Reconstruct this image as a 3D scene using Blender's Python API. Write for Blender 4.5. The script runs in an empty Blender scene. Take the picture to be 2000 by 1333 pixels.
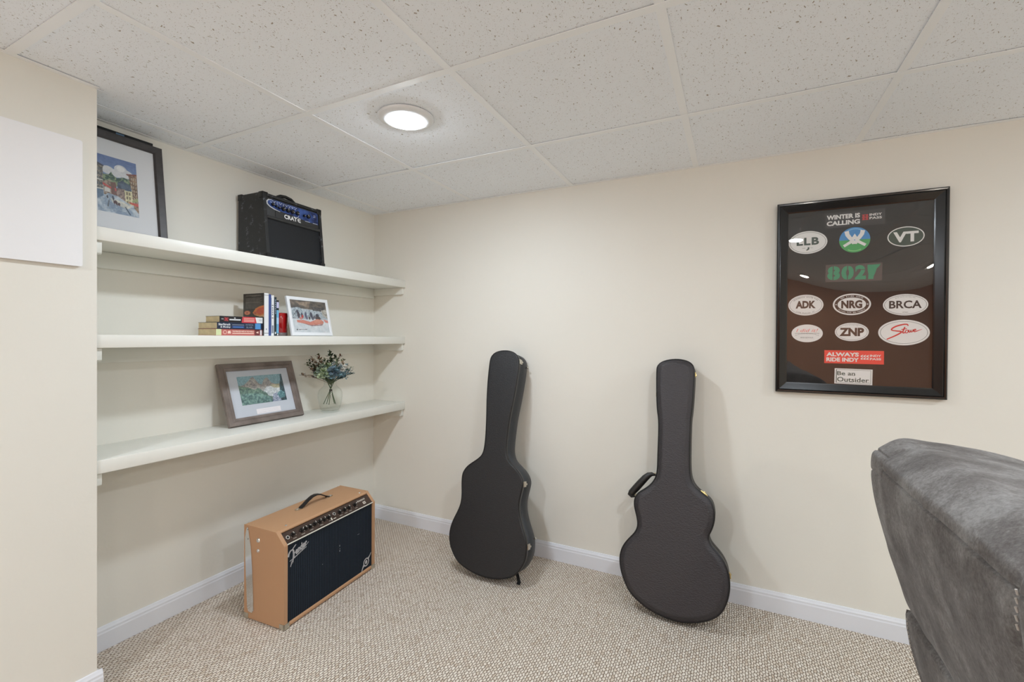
import bpy, bmesh, math, random
import numpy as np
from mathutils import Vector, Matrix
random.seed(7)
PI = math.pi
SC = bpy.context.scene
COL = SC.collection

# ------------------------------------------------------------------ camera
cam_d = bpy.data.cameras.new('camera')
cam = bpy.data.objects.new('camera', cam_d)
COL.objects.link(cam)
F_PX = 882.88
cam_d.sensor_fit = 'HORIZONTAL'
cam_d.sensor_width = 36.0
cam_d.lens = F_PX / 2000 * 36.0
cam_d.clip_start = 0.02
CAM = Vector((2.13684, -2.27861, 1.19156))
_y, _p, _r = 0.4566, -0.0074, 0.0066
_f = Vector((-math.sin(_y)*math.cos(_p), math.cos(_y)*math.cos(_p), math.sin(_p)))
_rt = Vector((math.cos(_y), math.sin(_y), 0)); _up = _rt.cross(_f)
R_ = _rt*math.cos(_r) + _up*math.sin(_r); U_ = -_rt*math.sin(_r) + _up*math.cos(_r)
cam.matrix_world = Matrix(((R_.x, U_.x, -_f.x, CAM.x), (R_.y, U_.y, -_f.y, CAM.y), (R_.z, U_.z, -_f.z, CAM.z), (0, 0, 0, 1)))
SC.camera = cam

# ------------------------------------------------------------------ world, view, light levels
w = bpy.data.worlds.new('world'); SC.world = w; w.use_nodes = True
w.node_tree.nodes['Background'].inputs[0].default_value = (1, 0.96, 0.9, 1)
w.node_tree.nodes['Background'].inputs[1].default_value = 0.3
SC.view_settings.view_transform = 'Standard'
SC.view_settings.look = 'None'
SC.view_settings.gamma = 1.0
SC.view_settings.use_curve_mapping = False
SC.view_settings.exposure = 1.70
SC.cycles.max_bounces = 14
SC.cycles.diffuse_bounces = 8
SC.cycles.transparent_max_bounces = 16
LENS_R = 0.060
# every round ceiling light, added fill lights included: x, y, emission strength, colour
COOL = (0.885, 0.985, 1.08); WARM = (0.99, 0.92, 0.80)
LIGHTS = [(1.055, -0.965, 84, COOL), (2.583, -1.792, 105, COOL), (4.10, -0.97, 110, COOL),  # last entry on this line is an unseen lamp added for fill
          (2.93, -4.43, 170, WARM), (3.94, -3.77, 150, WARM), (1.10, -3.30, 190, COOL)]  # last entry sits behind the camera, added as fill light

# ------------------------------------------------------------------ helpers
def lin(c):
    return tuple(((v/255)/12.92 if v/255 <= 0.04045 else ((v/255+0.055)/1.055)**2.4) for v in c[:3])

def new_mat(name):
    m = bpy.data.materials.new(name); m.use_nodes = True
    nt = m.node_tree
    return m, nt, nt.nodes['Principled BSDF'], nt.nodes, nt.links

def mat(name, col, rough=0.5, metal=0.0, var=0.0, vscale=8.0, bump=0.0, bscale=200.0, bdist=0.001, coat=0.0, sheen=0.0, emit=None, spec=0.5, col2=None):
    m, nt, b, N, L = new_mat(name)
    c = lin(col)
    b.inputs['Base Color'].default_value = (*c, 1)
    b.inputs['Roughness'].default_value = rough
    b.inputs['Metallic'].default_value = metal
    b.inputs['Specular IOR Level'].default_value = spec
    b.inputs['Coat Weight'].default_value = coat
    b.inputs['Coat Roughness'].default_value = 0.08
    b.inputs['Sheen Weight'].default_value = sheen
    tc = N.new('ShaderNodeTexCoord')
    if var > 0 or col2:
        n = N.new('ShaderNodeTexNoise'); n.inputs['Scale'].default_value = vscale; n.inputs['Detail'].default_value = 5
        L.new(tc.outputs['Object'], n.inputs['Vector'])
        mx = N.new('ShaderNodeMix'); mx.data_type = 'RGBA'
        c2 = lin(col2) if col2 else tuple(v*(1-var) for v in c)
        mx.inputs['A'].default_value = (*c, 1); mx.inputs['B'].default_value = (*c2, 1)
        rp = N.new('ShaderNodeMapRange'); rp.inputs['From Min'].default_value = 0.35; rp.inputs['From Max'].default_value = 0.65
        L.new(n.outputs['Fac'], rp.inputs['Value']); L.new(rp.outputs['Result'], mx.inputs['Factor'])
        L.new(mx.outputs['Result'], b.inputs['Base Color'])
    if bump > 0:
        n2 = N.new('ShaderNodeTexNoise'); n2.inputs['Scale'].default_value = bscale; n2.inputs['Detail'].default_value = 4
        L.new(tc.outputs['Object'], n2.inputs['Vector'])
        bp = N.new('ShaderNodeBump'); bp.inputs['Strength'].default_value = bump; bp.inputs['Distance'].default_value = bdist
        L.new(n2.outputs['Fac'], bp.inputs['Height']); L.new(bp.outputs['Normal'], b.inputs['Normal'])
    if emit:
        b.inputs['Emission Color'].default_value = (*emit[0], 1); b.inputs['Emission Strength'].default_value = emit[1]
    return m

def leather(name, col, rough=0.42, scale=160.0, strength=0.55, dist=0.0012, scuff=None, spec=0.5):
    m, nt, b, N, L = new_mat(name)
    b.inputs['Roughness'].default_value = rough
    b.inputs['Specular IOR Level'].default_value = spec
    tc = N.new('ShaderNodeTexCoord')
    v = N.new('ShaderNodeTexVoronoi'); v.feature = 'DISTANCE_TO_EDGE'; v.inputs['Scale'].default_value = scale
    n = N.new('ShaderNodeTexNoise'); n.inputs['Scale'].default_value = scale*0.5; n.inputs['Detail'].default_value = 3
    add = N.new('ShaderNodeMath'); add.operation = 'ADD'
    L.new(tc.outputs['Object'], v.inputs['Vector']); L.new(tc.outputs['Object'], n.inputs['Vector'])
    L.new(v.outputs['Distance'], add.inputs[0]); L.new(n.outputs['Fac'], add.inputs[1])
    bp = N.new('ShaderNodeBump'); bp.inputs['Strength'].default_value = strength; bp.inputs['Distance'].default_value = dist
    L.new(add.outputs[0], bp.inputs['Height']); L.new(bp.outputs['Normal'], b.inputs['Normal'])
    c = lin(col)
    b.inputs['Base Color'].default_value = (*c, 1)
    if scuff:
        n3 = N.new('ShaderNodeTexNoise'); n3.inputs['Scale'].default_value = scuff[1]; n3.inputs['Detail'].default_value = 8; n3.inputs['Roughness'].default_value = 0.75
        L.new(tc.outputs['Object'], n3.inputs['Vector'])
        rp = N.new('ShaderNodeMapRange'); rp.inputs['From Min'].default_value = scuff[2]; rp.inputs['From Max'].default_value = scuff[2]+0.12
        L.new(n3.outputs['Fac'], rp.inputs['Value'])
        mx = N.new('ShaderNodeMix'); mx.data_type = 'RGBA'
        mx.inputs['A'].default_value = (*c, 1); mx.inputs['B'].default_value = (*lin(scuff[0]), 1)
        L.new(rp.outputs['Result'], mx.inputs['Factor']); L.new(mx.outputs['Result'], b.inputs['Base Color'])
    return m

def grain(name, col, rough, *a, **k):
    # fine leather grain, creased across the case
    m, nt, b, N, L = new_mat(name)
    b.inputs['Roughness'].default_value = rough; b.inputs['Specular IOR Level'].default_value = 0.6; b.inputs['Base Color'].default_value = (*lin(col), 1)
    tc = N.new('ShaderNodeTexCoord'); mp = N.new('ShaderNodeMapping'); mp.inputs['Scale'].default_value = (0.42, 1, 1)
    n = N.new('ShaderNodeTexNoise'); n.inputs['Scale'].default_value = 260; n.inputs['Detail'].default_value = 4; n.inputs['Distortion'].default_value = 0.8
    L.new(tc.outputs['Object'], mp.inputs['Vector']); L.new(mp.outputs[0], n.inputs['Vector'])
    bp = N.new('ShaderNodeBump'); bp.inputs['Strength'].default_value = 0.9; bp.inputs['Distance'].default_value = 0.0022
    L.new(n.outputs['Fac'], bp.inputs['Height']); L.new(bp.outputs['Normal'], b.inputs['Normal'])
    return m

def glass_mat(name, ior=1.5, tint=(1, 1, 1), wav=0.0, wscale=2.0, rough=0.0):
    # thin clear glass: front faces reflect by Fresnel, the rest passes straight through
    m, nt, b, N, L = new_mat(name)
    N.remove(b)
    out = N['Material Output']
    tr = N.new('ShaderNodeBsdfTransparent'); tr.inputs[0].default_value = (*tint, 1)
    gl = N.new('ShaderNodeBsdfGlossy'); gl.inputs['Roughness'].default_value = rough
    fr = N.new('ShaderNodeFresnel'); fr.inputs['IOR'].default_value = ior
    geo = N.new('ShaderNodeNewGeometry')
    inv = N.new('ShaderNodeMath'); inv.operation = 'SUBTRACT'; inv.inputs[0].default_value = 1.0
    mul = N.new('ShaderNodeMath'); mul.operation = 'MULTIPLY'
    L.new(geo.outputs['Backfacing'], inv.inputs[1]); L.new(inv.outputs[0], mul.inputs[0]); L.new(fr.outputs[0], mul.inputs[1])
    mix = N.new('ShaderNodeMixShader')
    L.new(mul.outputs[0], mix.inputs[0]); L.new(tr.outputs[0], mix.inputs[1]); L.new(gl.outputs[0], mix.inputs[2])
    L.new(mix.outputs[0], out.inputs['Surface'])
    if wav > 0:
        tc = N.new('ShaderNodeTexCoord'); n = N.new('ShaderNodeTexNoise'); n.inputs['Scale'].default_value = wscale; n.inputs['Detail'].default_value = 0
        L.new(tc.outputs['Object'], n.inputs['Vector'])
        bp = N.new('ShaderNodeBump'); bp.inputs['Strength'].default_value = 1.0; bp.inputs['Distance'].default_value = wav
        L.new(n.outputs['Fac'], bp.inputs['Height']); L.new(bp.outputs['Normal'], gl.inputs['Normal'])
    return m

def picture_mat(name, rough=0.5):
    m, nt, b, N, L = new_mat(name)
    a = N.new('ShaderNodeVertexColor'); a.layer_name = 'Col'
    L.new(a.outputs['Color'], b.inputs['Base Color']); b.inputs['Roughness'].default_value = rough
    return m

class MB:
    """collects shapes and links them as ONE mesh object"""
    def __init__(s): s.v = []; s.f = []; s.m = []; s.sm = []; s.mats = []
    def mi(s, m):
        if m not in s.mats: s.mats.append(m)
        return s.mats.index(m)
    def add(s, vs, fs, m, T=None, smooth=False):
        o = len(s.v); k = s.mi(m)
        for p in vs:
            p = Vector(p)
            s.v.append(tuple(T @ p) if T is not None else tuple(p))
        for f in fs:
            s.f.append(tuple(i+o for i in f)); s.m.append(k); s.sm.append(smooth)
        return s
    def box(s, x0, x1, y0, y1, z0, z1, m, T=None):
        vs = [(x0,y0,z0),(x1,y0,z0),(x1,y1,z0),(x0,y1,z0),(x0,y0,z1),(x1,y0,z1),(x1,y1,z1),(x0,y1,z1)]
        return s.add(vs, [(0,3,2,1),(4,5,6,7),(0,1,5,4),(1,2,6,5),(2,3,7,6),(3,0,4,7)], m, T)
    def prism(s, pts, z0, z1, m, T=None, smooth=False):
        # pts (x,y) counter-clockwise, extruded along local z
        n = len(pts)
        vs = [(p[0], p[1], z0) for p in pts] + [(p[0], p[1], z1) for p in pts]
        s.add(vs, [tuple(range(n-1, -1, -1)), tuple(range(n, 2*n))], m, T)
        s.add(vs, [(i, (i+1) % n, n+(i+1) % n, n+i) for i in range(n)], m, T, smooth)
        return s
    def poly(s, pts, z, m, T=None):
        a = sum(pts[i][0]*pts[(i+1) % len(pts)][1]-pts[(i+1) % len(pts)][0]*pts[i][1] for i in range(len(pts)))
        if a < 0: pts = pts[::-1]
        return s.add([(p[0], p[1], z) for p in pts], [tuple(range(len(pts)))], m, T)
    def ring(s, cx, cy, rx, ry, t, z, m, T=None, n=64, a0=0, a1=2*PI):
        vs = []; fs = []
        cl = abs(a1-a0-2*PI) < 1e-6; k = n if cl else n+1
        for i in range(k):
            a = a0+(a1-a0)*i/n
            vs += [(cx+rx*math.cos(a), cy+ry*math.sin(a), z), (cx+(rx-t)*math.cos(a), cy+(ry-t)*math.sin(a), z)]
        for i in range(n):
            j = (i+1) % k
            fs.append((2*i, 2*j, 2*j+1, 2*i+1))
        return s.add(vs, fs, m, T)
    def ellipse(s, cx, cy, rx, ry, z, m, T=None, n=64):
        return s.poly([(cx+rx*math.cos(2*PI*i/n), cy+ry*math.sin(2*PI*i/n)) for i in range(n)], z, m, T)
    def stroke(s, pts, wd, z, m, T=None):
        # flat brush line; wd number or list of widths
        n = len(pts); ws = wd if isinstance(wd, (list, tuple)) else [wd]*n
        L_, R = [], []
        for i in range(n):
            a = Vector(pts[max(i-1, 0)][:2]); b = Vector(pts[min(i+1, n-1)][:2]); d = (b-a)
            d = d.normalized() if d.length > 0 else Vector((1, 0)); q = Vector((-d.y, d.x))*ws[i]/2
            L_.append((pts[i][0]+q.x, pts[i][1]+q.y, z)); R.append((pts[i][0]-q.x, pts[i][1]-q.y, z))
        return s.add(L_+R, [(i, n+i, n+i+1, i+1) for i in range(n-1)], m, T)
    def tube(s, pts, r, m, T=None, n=10, caps=True):
        rs = r if isinstance(r, (list, tuple)) else [r]*len(pts)
        P = [Vector(p) for p in pts]; vs = []; fs = []
        up = Vector((0.13, 0.21, 1)).normalized()
        for i, p in enumerate(P):
            d = (P[min(i+1, len(P)-1)]-P[max(i-1, 0)]).normalized()
            a = d.cross(up)
            if a.length < 0.05: a = d.cross(Vector((1, 0, 0)))
            a.normalize(); b = d.cross(a)
            for k in range(n):
                t = 2*PI*k/n; vs.append(tuple(p+(a*math.cos(t)+b*math.sin(t))*rs[i]))
        for i in range(len(P)-1):
            for k in range(n): fs.append((i*n+k, i*n+(k+1) % n, (i+1)*n+(k+1) % n, (i+1)*n+k))
        s.add(vs, fs, m, T, True)
        if caps: s.add(vs, [tuple(range(n-1, -1, -1)), tuple((len(P)-1)*n+k for k in range(n))], m, T)
        return s
    def lathe(s, prof, m, T=None, n=40, smooth=True, close=False):
        vs = []; fs = []
        k = len(prof)
        for i in range(n):
            a = 2*PI*i/n
            for r, z in prof: vs.append((r*math.cos(a), r*math.sin(a), z))
        for i in range(n):
            for j in range(k-1 if not close else k):
                a_, b_ = j, (j+1) % k
                fs.append((i*k+a_, ((i+1) % n)*k+a_, ((i+1) % n)*k+b_, i*k+b_))
        return s.add(vs, fs, m, T, smooth)
    def cyl(s, r, z0, z1, m, T=None, n=24, bev=0.0):
        b = bev
        return s.lathe([(0.0001, z0), (r-b, z0), (r, z0+b), (r, z1-b), (r-b, z1), (0.0001, z1)], m, T, n, False)
    def text(s, st, cx, cy, wd, ht, z, m, T=None, bold=0.0, shear=0.0, rot=0.0, sp=1.0):
        vs, fs = text_geo(st, bold, shear, sp)
        c, n_ = math.cos(rot), math.sin(rot)
        out = []
        for x, y in vs:
            X = x*wd; Y = y*ht
            out.append((cx+X*c-Y*n_, cy+X*n_+Y*c, z))
        return s.add(out, fs, m, T)
    def build(s, name, parent=None, bevel=0.0, seg=2, sub=0, loc=None, angle=40):
        me = bpy.data.meshes.new(name); me.from_pydata(s.v, [], s.f)
        for m in s.mats: me.materials.append(m)
        me.polygons.foreach_set('material_index', s.m); me.polygons.foreach_set('use_smooth', s.sm)
        me.update()
        o = bpy.data.objects.new(name, me); COL.objects.link(o)
        if parent is not None: o.parent = parent
        if loc: o.location = loc
        if bevel > 0:
            bv = o.modifiers.new('bevel', 'BEVEL'); bv.width = bevel; bv.segments = seg; bv.limit_method = 'ANGLE'; bv.angle_limit = math.radians(angle)
            bv.harden_normals = False
            for p in me.polygons: p.use_smooth = True
            es = o.modifiers.new('split', 'EDGE_SPLIT'); es.split_angle = math.radians(35)
        if sub: 
            sb = o.modifiers.new('sub', 'SUBSURF'); sb.levels = sub; sb.render_levels = sub
        return o

_tc = {}
def text_geo(st, bold, shear, sp):
    key = (st, bold, shear, sp)
    if key in _tc: return _tc[key]
    cu = bpy.data.curves.new('t', 'FONT'); cu.body = st; cu.size = 1; cu.offset = bold; cu.shear = shear; cu.space_character = sp
    cu.resolution_u = 3
    ob = bpy.data.objects.new('t', cu); COL.objects.link(ob)
    dg = bpy.context.evaluated_depsgraph_get(); dg.update()
    me = bpy.data.meshes.new_from_object(ob.evaluated_get(dg))
    V = np.array([v.co[:2] for v in me.vertices]); Fs = [tuple(p.vertices) for p in me.polygons]
    mn = V.min(0); mx = V.max(0); V = (V-(mn+mx)/2)/(mx-mn)
    # make sure faces look to +z
    out = []
    for f in Fs:
        a = sum(V[f[i]][0]*V[f[(i+1) % len(f)]][1]-V[f[(i+1) % len(f)]][0]*V[f[i]][1] for i in range(len(f)))
        out.append(f if a > 0 else f[::-1])
    bpy.data.objects.remove(ob); bpy.data.curves.remove(cu); bpy.data.meshes.remove(me)
    _tc[key] = ([tuple(v) for v in V], out)
    return _tc[key]

def thing(name, label, cat, loc=(0, 0, 0), rotz=0.0, group=None, M=None):
    o = bpy.data.objects.new(name, None); COL.objects.link(o)
    o.empty_display_size = 0.05
    if M is not None: o.matrix_world = M
    else: o.location = loc; o.rotation_euler = (0, 0, rotz)
    o['label'] = label; o['category'] = cat
    if group: o['group'] = group
    return o
def tag(o, label, cat, group=None):
    o['label'] = label; o['category'] = cat
    if group: o['group'] = group
    return o
def struct(o): o['kind'] = 'structure'; return o
def basis(o, X, Y, Z):
    return Matrix(((X[0], Y[0], Z[0], o[0]), (X[1], Y[1], Z[1], o[1]), (X[2], Y[2], Z[2], o[2]), (0, 0, 0, 1)))
def TR(x, y, z): return Matrix.Translation((x, y, z))
def RX(a): return Matrix.Rotation(a, 4, 'X')
def RY(a): return Matrix.Rotation(a, 4, 'Y')
def RZ(a): return Matrix.Rotation(a, 4, 'Z')

def picture(name, img, x0, y0, wd, ht, z, parent, m):
    """a flat print: one mesh grid whose vertex colours are the image (rows top to bottom, sRGB 0-255)"""
    H, W_ = img.shape[:2]
    a = np.clip(img*0.86+np.array((168, 170, 172))*0.12, 0, 255)/255.0  # pale grey mixed in: glare haze put into the print colours
    a = np.where(a <= 0.04045, a/12.92, ((a+0.055)/1.055)**2.4)
    xs = x0+wd*np.arange(W_)/(W_-1); ys = y0+ht*(1-np.arange(H)/(H-1))
    X, Y = np.meshgrid(xs, ys)
    co = np.stack([X, Y, np.full_like(X, z)], -1).reshape(-1, 3)
    idx = np.arange(H*W_).reshape(H, W_)
    q = np.stack([idx[1:, :-1], idx[1:, 1:], idx[:-1, 1:], idx[:-1, :-1]], -1).reshape(-1, 4)
    me = bpy.data.meshes.new(name); me.from_pydata(co.tolist(), [], q.tolist())
    ca = me.color_attributes.new('Col', 'FLOAT_COLOR', 'POINT')
    ca.data.foreach_set('color', np.concatenate([a.reshape(-1, 3), np.ones((H*W_, 1))], 1).astype(np.float32).ravel())
    me.materials.append(m)
    o = bpy.data.objects.new(name, me); COL.objects.link(o); o.parent = parent
    return o

# tiny raster painter (pixel space, numpy)
rng = np.random.default_rng(5)
def canvas(W_, H, c): return np.ones((H, W_, 3))*np.array(c, float)
def pin(W_, H, pts):
    yy, xx = np.mgrid[0:H, 0:W_]; xx = (xx+.5)/W_; yy = (yy+.5)/H
    ins = np.zeros((H, W_), bool); n = len(pts)
    for i in range(n):
        x1, y1 = pts[i]; x2, y2 = pts[(i+1) % n]
        if y1 == y2: continue
        c = ((y1 > yy) != (y2 > yy)) & (xx < (x2-x1)*(yy-y1)/(y2-y1)+x1)
        ins ^= c
    return ins
def P(img, pts, c, a=1.0):
    k = pin(img.shape[1], img.shape[0], pts); img[k] = img[k]*(1-a)+np.array(c, float)*a
def E_(img, cx, cy, rx, ry, c, a=1.0):
    P(img, [(cx+rx*math.cos(t*PI/12), cy+ry*math.sin(t*PI/12)) for t in range(24)], c, a)
def noise(W_, H, cells, seed=0, oct=4):
    r = np.random.default_rng(seed); out = np.zeros((H, W_)); amp = 1; tot = 0
    for o_ in range(oct):
        nx = max(2, int(cells*2**o_)+1); ny = max(2, int(cells*2**o_*H/W_)+2)
        g = r.random((ny, nx)); ys = np.linspace(0, ny-1.001, H); xs = np.linspace(0, nx-1.001, W_)
        yi = ys.astype(int); xi = xs.astype(int); fy = (ys-yi)[:, None]; fx = (xs-xi)[None]
        yj = np.minimum(yi+1, ny-1); xj = np.minimum(xi+1, nx-1)
        v = (g[yi][:, xi]*(1-fx)+g[yi][:, xj]*fx)*(1-fy)+(g[yj][:, xi]*(1-fx)+g[yj][:, xj]*fx)*fy
        out += v*amp; tot += amp; amp *= 0.6
    return out/tot

# ------------------------------------------------------------------ materials
M_wall = mat('cream_wall_paint', (231, 228, 219), 0.55, bump=0.25, bscale=90, bdist=0.0008, var=0.03, vscale=1.5)
M_shelf = mat('white_shelf_paint', (229, 229, 222), 0.38, bump=0.2, bscale=30, bdist=0.0008, var=0.03, vscale=5)
M_base = mat('white_trim_paint', (226, 228, 234), 0.35, bump=0.05, bscale=60)
M_metalwhite = mat('white_grid_metal', (246, 248, 250), 0.45)
M_dark = mat('dark_void', (40, 36, 32), 0.9)
M_blk = mat('black_plastic', (18, 18, 19), 0.4)
M_chrome = mat('chrome', (225, 225, 225), 0.12, 1.0)
M_nickel = mat('nickel', (205, 200, 188), 0.3, 1.0)
M_gold = mat('brass_gold', (232, 214, 160), 0.25, 1.0)
M_paper = mat('book_pages', (216, 199, 160), 0.85, var=0.15, vscale=40)

def make_carpet():
    m, nt, b, N, L = new_mat('berber_carpet')
    b.inputs['Roughness'].default_value = 0.95; b.inputs['Specular IOR Level'].default_value = 0.1
    tc = N.new('ShaderNodeTexCoord')
    mp = N.new('ShaderNodeMapping'); mp.inputs['Rotation'].default_value = (0, 0, 0)
    L.new(tc.outputs['Object'], mp.inputs['Vector'])
    wn = N.new('ShaderNodeTexNoise'); wn.inputs['Scale'].default_value = 60; wn.inputs['Detail'].default_value = 1
    L.new(tc.outputs['Object'], wn.inputs['Vector'])
    vm = N.new('ShaderNodeVectorMath'); vm.operation = 'MULTIPLY_ADD'
    vm.inputs[1].default_value = (0.011, 0.011, 0.0)
    L.new(wn.outputs['Color'], vm.inputs[0]); L.new(mp.outputs['Vector'], vm.inputs[2])
    sp = N.new('ShaderNodeSeparateXYZ'); L.new(vm.outputs[0], sp.inputs[0])
    def mth(op, a, b_=None, c=None):
        n = N.new('ShaderNodeMath'); n.operation = op
        for i, v in enumerate((a, b_, c)):
            if v is None: continue
            if isinstance(v, (int, float)): n.inputs[i].default_value = v
            else: L.new(v, n.inputs[i])
        return n.outputs[0]
    u = mth('DIVIDE', sp.outputs['X'], 0.0092)
    row = mth('FLOOR', u)
    v = mth('ADD', mth('DIVIDE', sp.outputs['Y'], 0.0175), mth('MULTIPLY', row, 0.5))
    colm = mth('FLOOR', v)
    fu = mth('SUBTRACT', mth('FRACT', u), 0.5); fv = mth('SUBTRACT', mth('FRACT', v), 0.5)
    r2 = mth('ADD', mth('MULTIPLY', fu, fu), mth('MULTIPLY', fv, fv))
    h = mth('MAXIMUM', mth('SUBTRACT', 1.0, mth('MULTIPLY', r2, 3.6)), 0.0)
    cb = N.new('ShaderNodeCombineXYZ'); L.new(row, cb.inputs[0]); L.new(colm, cb.inputs[1])
    wh = N.new('ShaderNodeTexWhiteNoise'); L.new(cb.outputs[0], wh.inputs['Vector'])
    rp = N.new('ShaderNodeValToRGB'); e = rp.color_ramp.elements
    e[0].position = 0.0; e[0].color = (*lin((214, 198, 180)), 1); e[1].position = 1.0; e[1].color = (*lin((243, 234, 222)), 1)
    x = e.new(0.12); x.color = (*lin((230, 218, 203)), 1)
    L.new(wh.outputs['Value'], rp.inputs[0])
    deep = N.new('ShaderNodeMix'); deep.data_type = 'RGBA'; deep.inputs['A'].default_value = (*lin((150, 132, 114)), 1)  # gaps between loops darker: crevice shade put into the yarn colour
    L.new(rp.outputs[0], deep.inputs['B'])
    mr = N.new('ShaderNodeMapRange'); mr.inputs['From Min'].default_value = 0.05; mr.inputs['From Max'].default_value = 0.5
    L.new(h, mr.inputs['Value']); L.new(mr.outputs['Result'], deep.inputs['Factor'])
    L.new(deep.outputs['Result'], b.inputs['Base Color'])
    fine = N.new('ShaderNodeTexNoise'); fine.inputs['Scale'].default_value = 900; L.new(tc.outputs['Object'], fine.inputs['Vector'])
    hh = mth('ADD', mth('SQRT', h), mth('MULTIPLY', fine.outputs['Fac'], 0.25))
    hh = mth('ADD', hh, mth('MULTIPLY', wh.outputs['Value'], 0.4))
    bp = N.new('ShaderNodeBump'); bp.inputs['Strength'].default_value = 0.9; bp.inputs['Distance'].default_value = 0.0045
    L.new(hh, bp.inputs['Height']); L.new(bp.outputs['Normal'], b.inputs['Normal'])
    return m
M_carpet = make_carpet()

def make_tile():
    m, nt, b, N, L = new_mat('fissured_ceiling_tile')
    b.inputs['Roughness'].default_value = 0.9; b.inputs['Specular IOR Level'].default_value = 0.1
    tc = N.new('ShaderNodeTexCoord')
    def mth(op, a, b_=None):
        n = N.new('ShaderNodeMath'); n.operation = op
        for i, v in enumerate((a, b_)):
            if v is None: continue
            if isinstance(v, (int, float)): n.inputs[i].default_value = v
            else: L.new(v, n.inputs[i])
        return n.outputs[0]
    wn = N.new('ShaderNodeTexNoise'); wn.inputs['Scale'].default_value = 35; wn.inputs['Detail'].default_value = 2
    L.new(tc.outputs['Object'], wn.inputs['Vector'])
    vm = N.new('ShaderNodeVectorMath'); vm.operation = 'MULTIPLY_ADD'; vm.inputs[1].default_value = (0.03, 0.03, 0.0)
    L.new(wn.outputs['Color'], vm.inputs[0]); L.new(tc.outputs['Object'], vm.inputs[2])
    def spots(scale, stretch, rmin, rmax, rot):
        mp = N.new('ShaderNodeMapping'); mp.inputs['Scale'].default_value = (1, stretch, 1); mp.inputs['Rotation'].default_value = (0, 0, rot)
        L.new(vm.outputs[0], mp.inputs['Vector'])
        v = N.new('ShaderNodeTexVoronoi'); v.voronoi_dimensions = '2D'; v.inputs['Scale'].default_value = scale
        L.new(mp.outputs['Vector'], v.inputs['Vector'])
        s = N.new('ShaderNodeSeparateColor'); L.new(v.outputs['Color'], s.inputs[0])
        mr = N.new('ShaderNodeMapRange'); mr.inputs['To Min'].default_value = rmin; mr.inputs['To Max'].default_value = rmax
        L.new(s.outputs[0], mr.inputs['Value'])
        d = mth('SUBTRACT', mr.outputs['Result'], v.outputs['Distance'])
        r2 = N.new('ShaderNodeMapRange'); r2.inputs['From Min'].default_value = 0.0; r2.inputs['From Max'].default_value = 0.05
        L.new(d, r2.inputs['Value']); return r2.outputs['Result']
    a = spots(95, 0.5, -0.16, 0.17, 0.4); c = spots(100, 2.0, -0.16, 0.16, 1.1); d = spots(190, 1.0, -0.15, 0.20, 0)
    mxx = mth('MAXIMUM', mth('MAXIMUM', a, c), mth('MULTIPLY', d, 0.55))
    mx = N.new('ShaderNodeMix'); mx.data_type = 'RGBA'
    mx.inputs['A'].default_value = (*lin((244, 248, 253)), 1); mx.inputs['B'].default_value = (*lin((168, 158, 146)), 1)
    L.new(mxx, mx.inputs['Factor']); L.new(mx.outputs['Result'], b.inputs['Base Color'])
    n2 = N.new('ShaderNodeTexNoise'); n2.inputs['Scale'].default_value = 350; L.new(tc.outputs['Object'], n2.inputs['Vector'])
    hgt = mth('SUBTRACT', mth('MULTIPLY', n2.outputs['Fac'], 0.3), mxx)
    bp = N.new('ShaderNodeBump'); bp.inputs['Strength'].default_value = 0.5; bp.inputs['Distance'].default_value = 0.0012
    L.new(hgt, bp.inputs['Height']); L.new(bp.outputs['Normal'], b.inputs['Normal'])
    return m
M_tile = make_tile()

# ------------------------------------------------------------------ the room
H = 1.9927; RX1 = 4.75; RY1 = -5.3; STX = 0.268; STY = -1.5507; HT = H+0.06
def slab(name, *a, m=M_wall): return struct(MB().box(*a, m).build(name))
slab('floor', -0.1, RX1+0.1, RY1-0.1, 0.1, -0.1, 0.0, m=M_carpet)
slab('wall_back', -0.1, RX1+0.1, 0.0, 0.1, 0, HT)
slab('wall_niche', -0.1, 0.0, STY, 0.0, 0, HT)
slab('wall_left', -0.1, STX, RY1, STY, 0, HT)
slab('wall_right', RX1, RX1+0.1, RY1, 0.0, 0, HT)
slab('wall_rear', -0.1, RX1+0.1, RY1-0.1, RY1, 0, HT, m=mat('warm_light_wall_tint', (186, 132, 100), 0.6, bump=0.2, bscale=60))  # brown stands for the warm room light mirrored in the poster glass
# ceiling grid lines
XL = [0.138, 0.7517, 1.3642, 1.9698, 2.578, 3.188, 3.798, 4.408]
YL = [-0.5446, -1.1418, -1.752, -2.362, -2.972, -3.582, -4.192, -4.802]
cb_ = MB()
xe = [0.0]+XL+[RX1]; ye = [0.0]+YL+[RY1]
for i in range(len(xe)-1):
    for j in range(len(ye)-1):
        x0, x1 = xe[i], xe[i+1]; y1, y0 = ye[j], ye[j+1]
        dz = H+0.0010+random.uniform(0, 0.0014); g = 0.0035
        tx, ty = random.uniform(-0.002, 0.002), random.uniform(-0.002, 0.002)
        T = TR(tx, ty, dz) @ RX(random.uniform(-0.002, 0.002)) 
        T = TR((x0+x1)/2+tx, (y0+y1)/2+ty, dz) @ RX(random.uniform(-.0022, .0022)) @ RY(random.uniform(-.0022, .0022))
        hx = (x1-x0)/2-g+(0.004 if i == 0 else 0); hy = (y1-y0)/2-g+(0.004 if j == 0 else 0)
        cb_.box(-hx, hx, -hy, hy, 0.0, 0.014, M_tile, T)
cb_.box(-0.1, RX1+0.1, RY1-0.1, 0.1, HT, HT+0.04, M_dark)
ceil = struct(cb_.build('ceiling'))
g_ = MB(); fw = 0.012
for x in XL: g_.box(x-fw, x+fw, RY1, 0, H-0.0012, H+0.0006, M_metalwhite); g_.box(x-0.002, x+0.002, RY1, 0, H, H+0.03, M_metalwhite)
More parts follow.
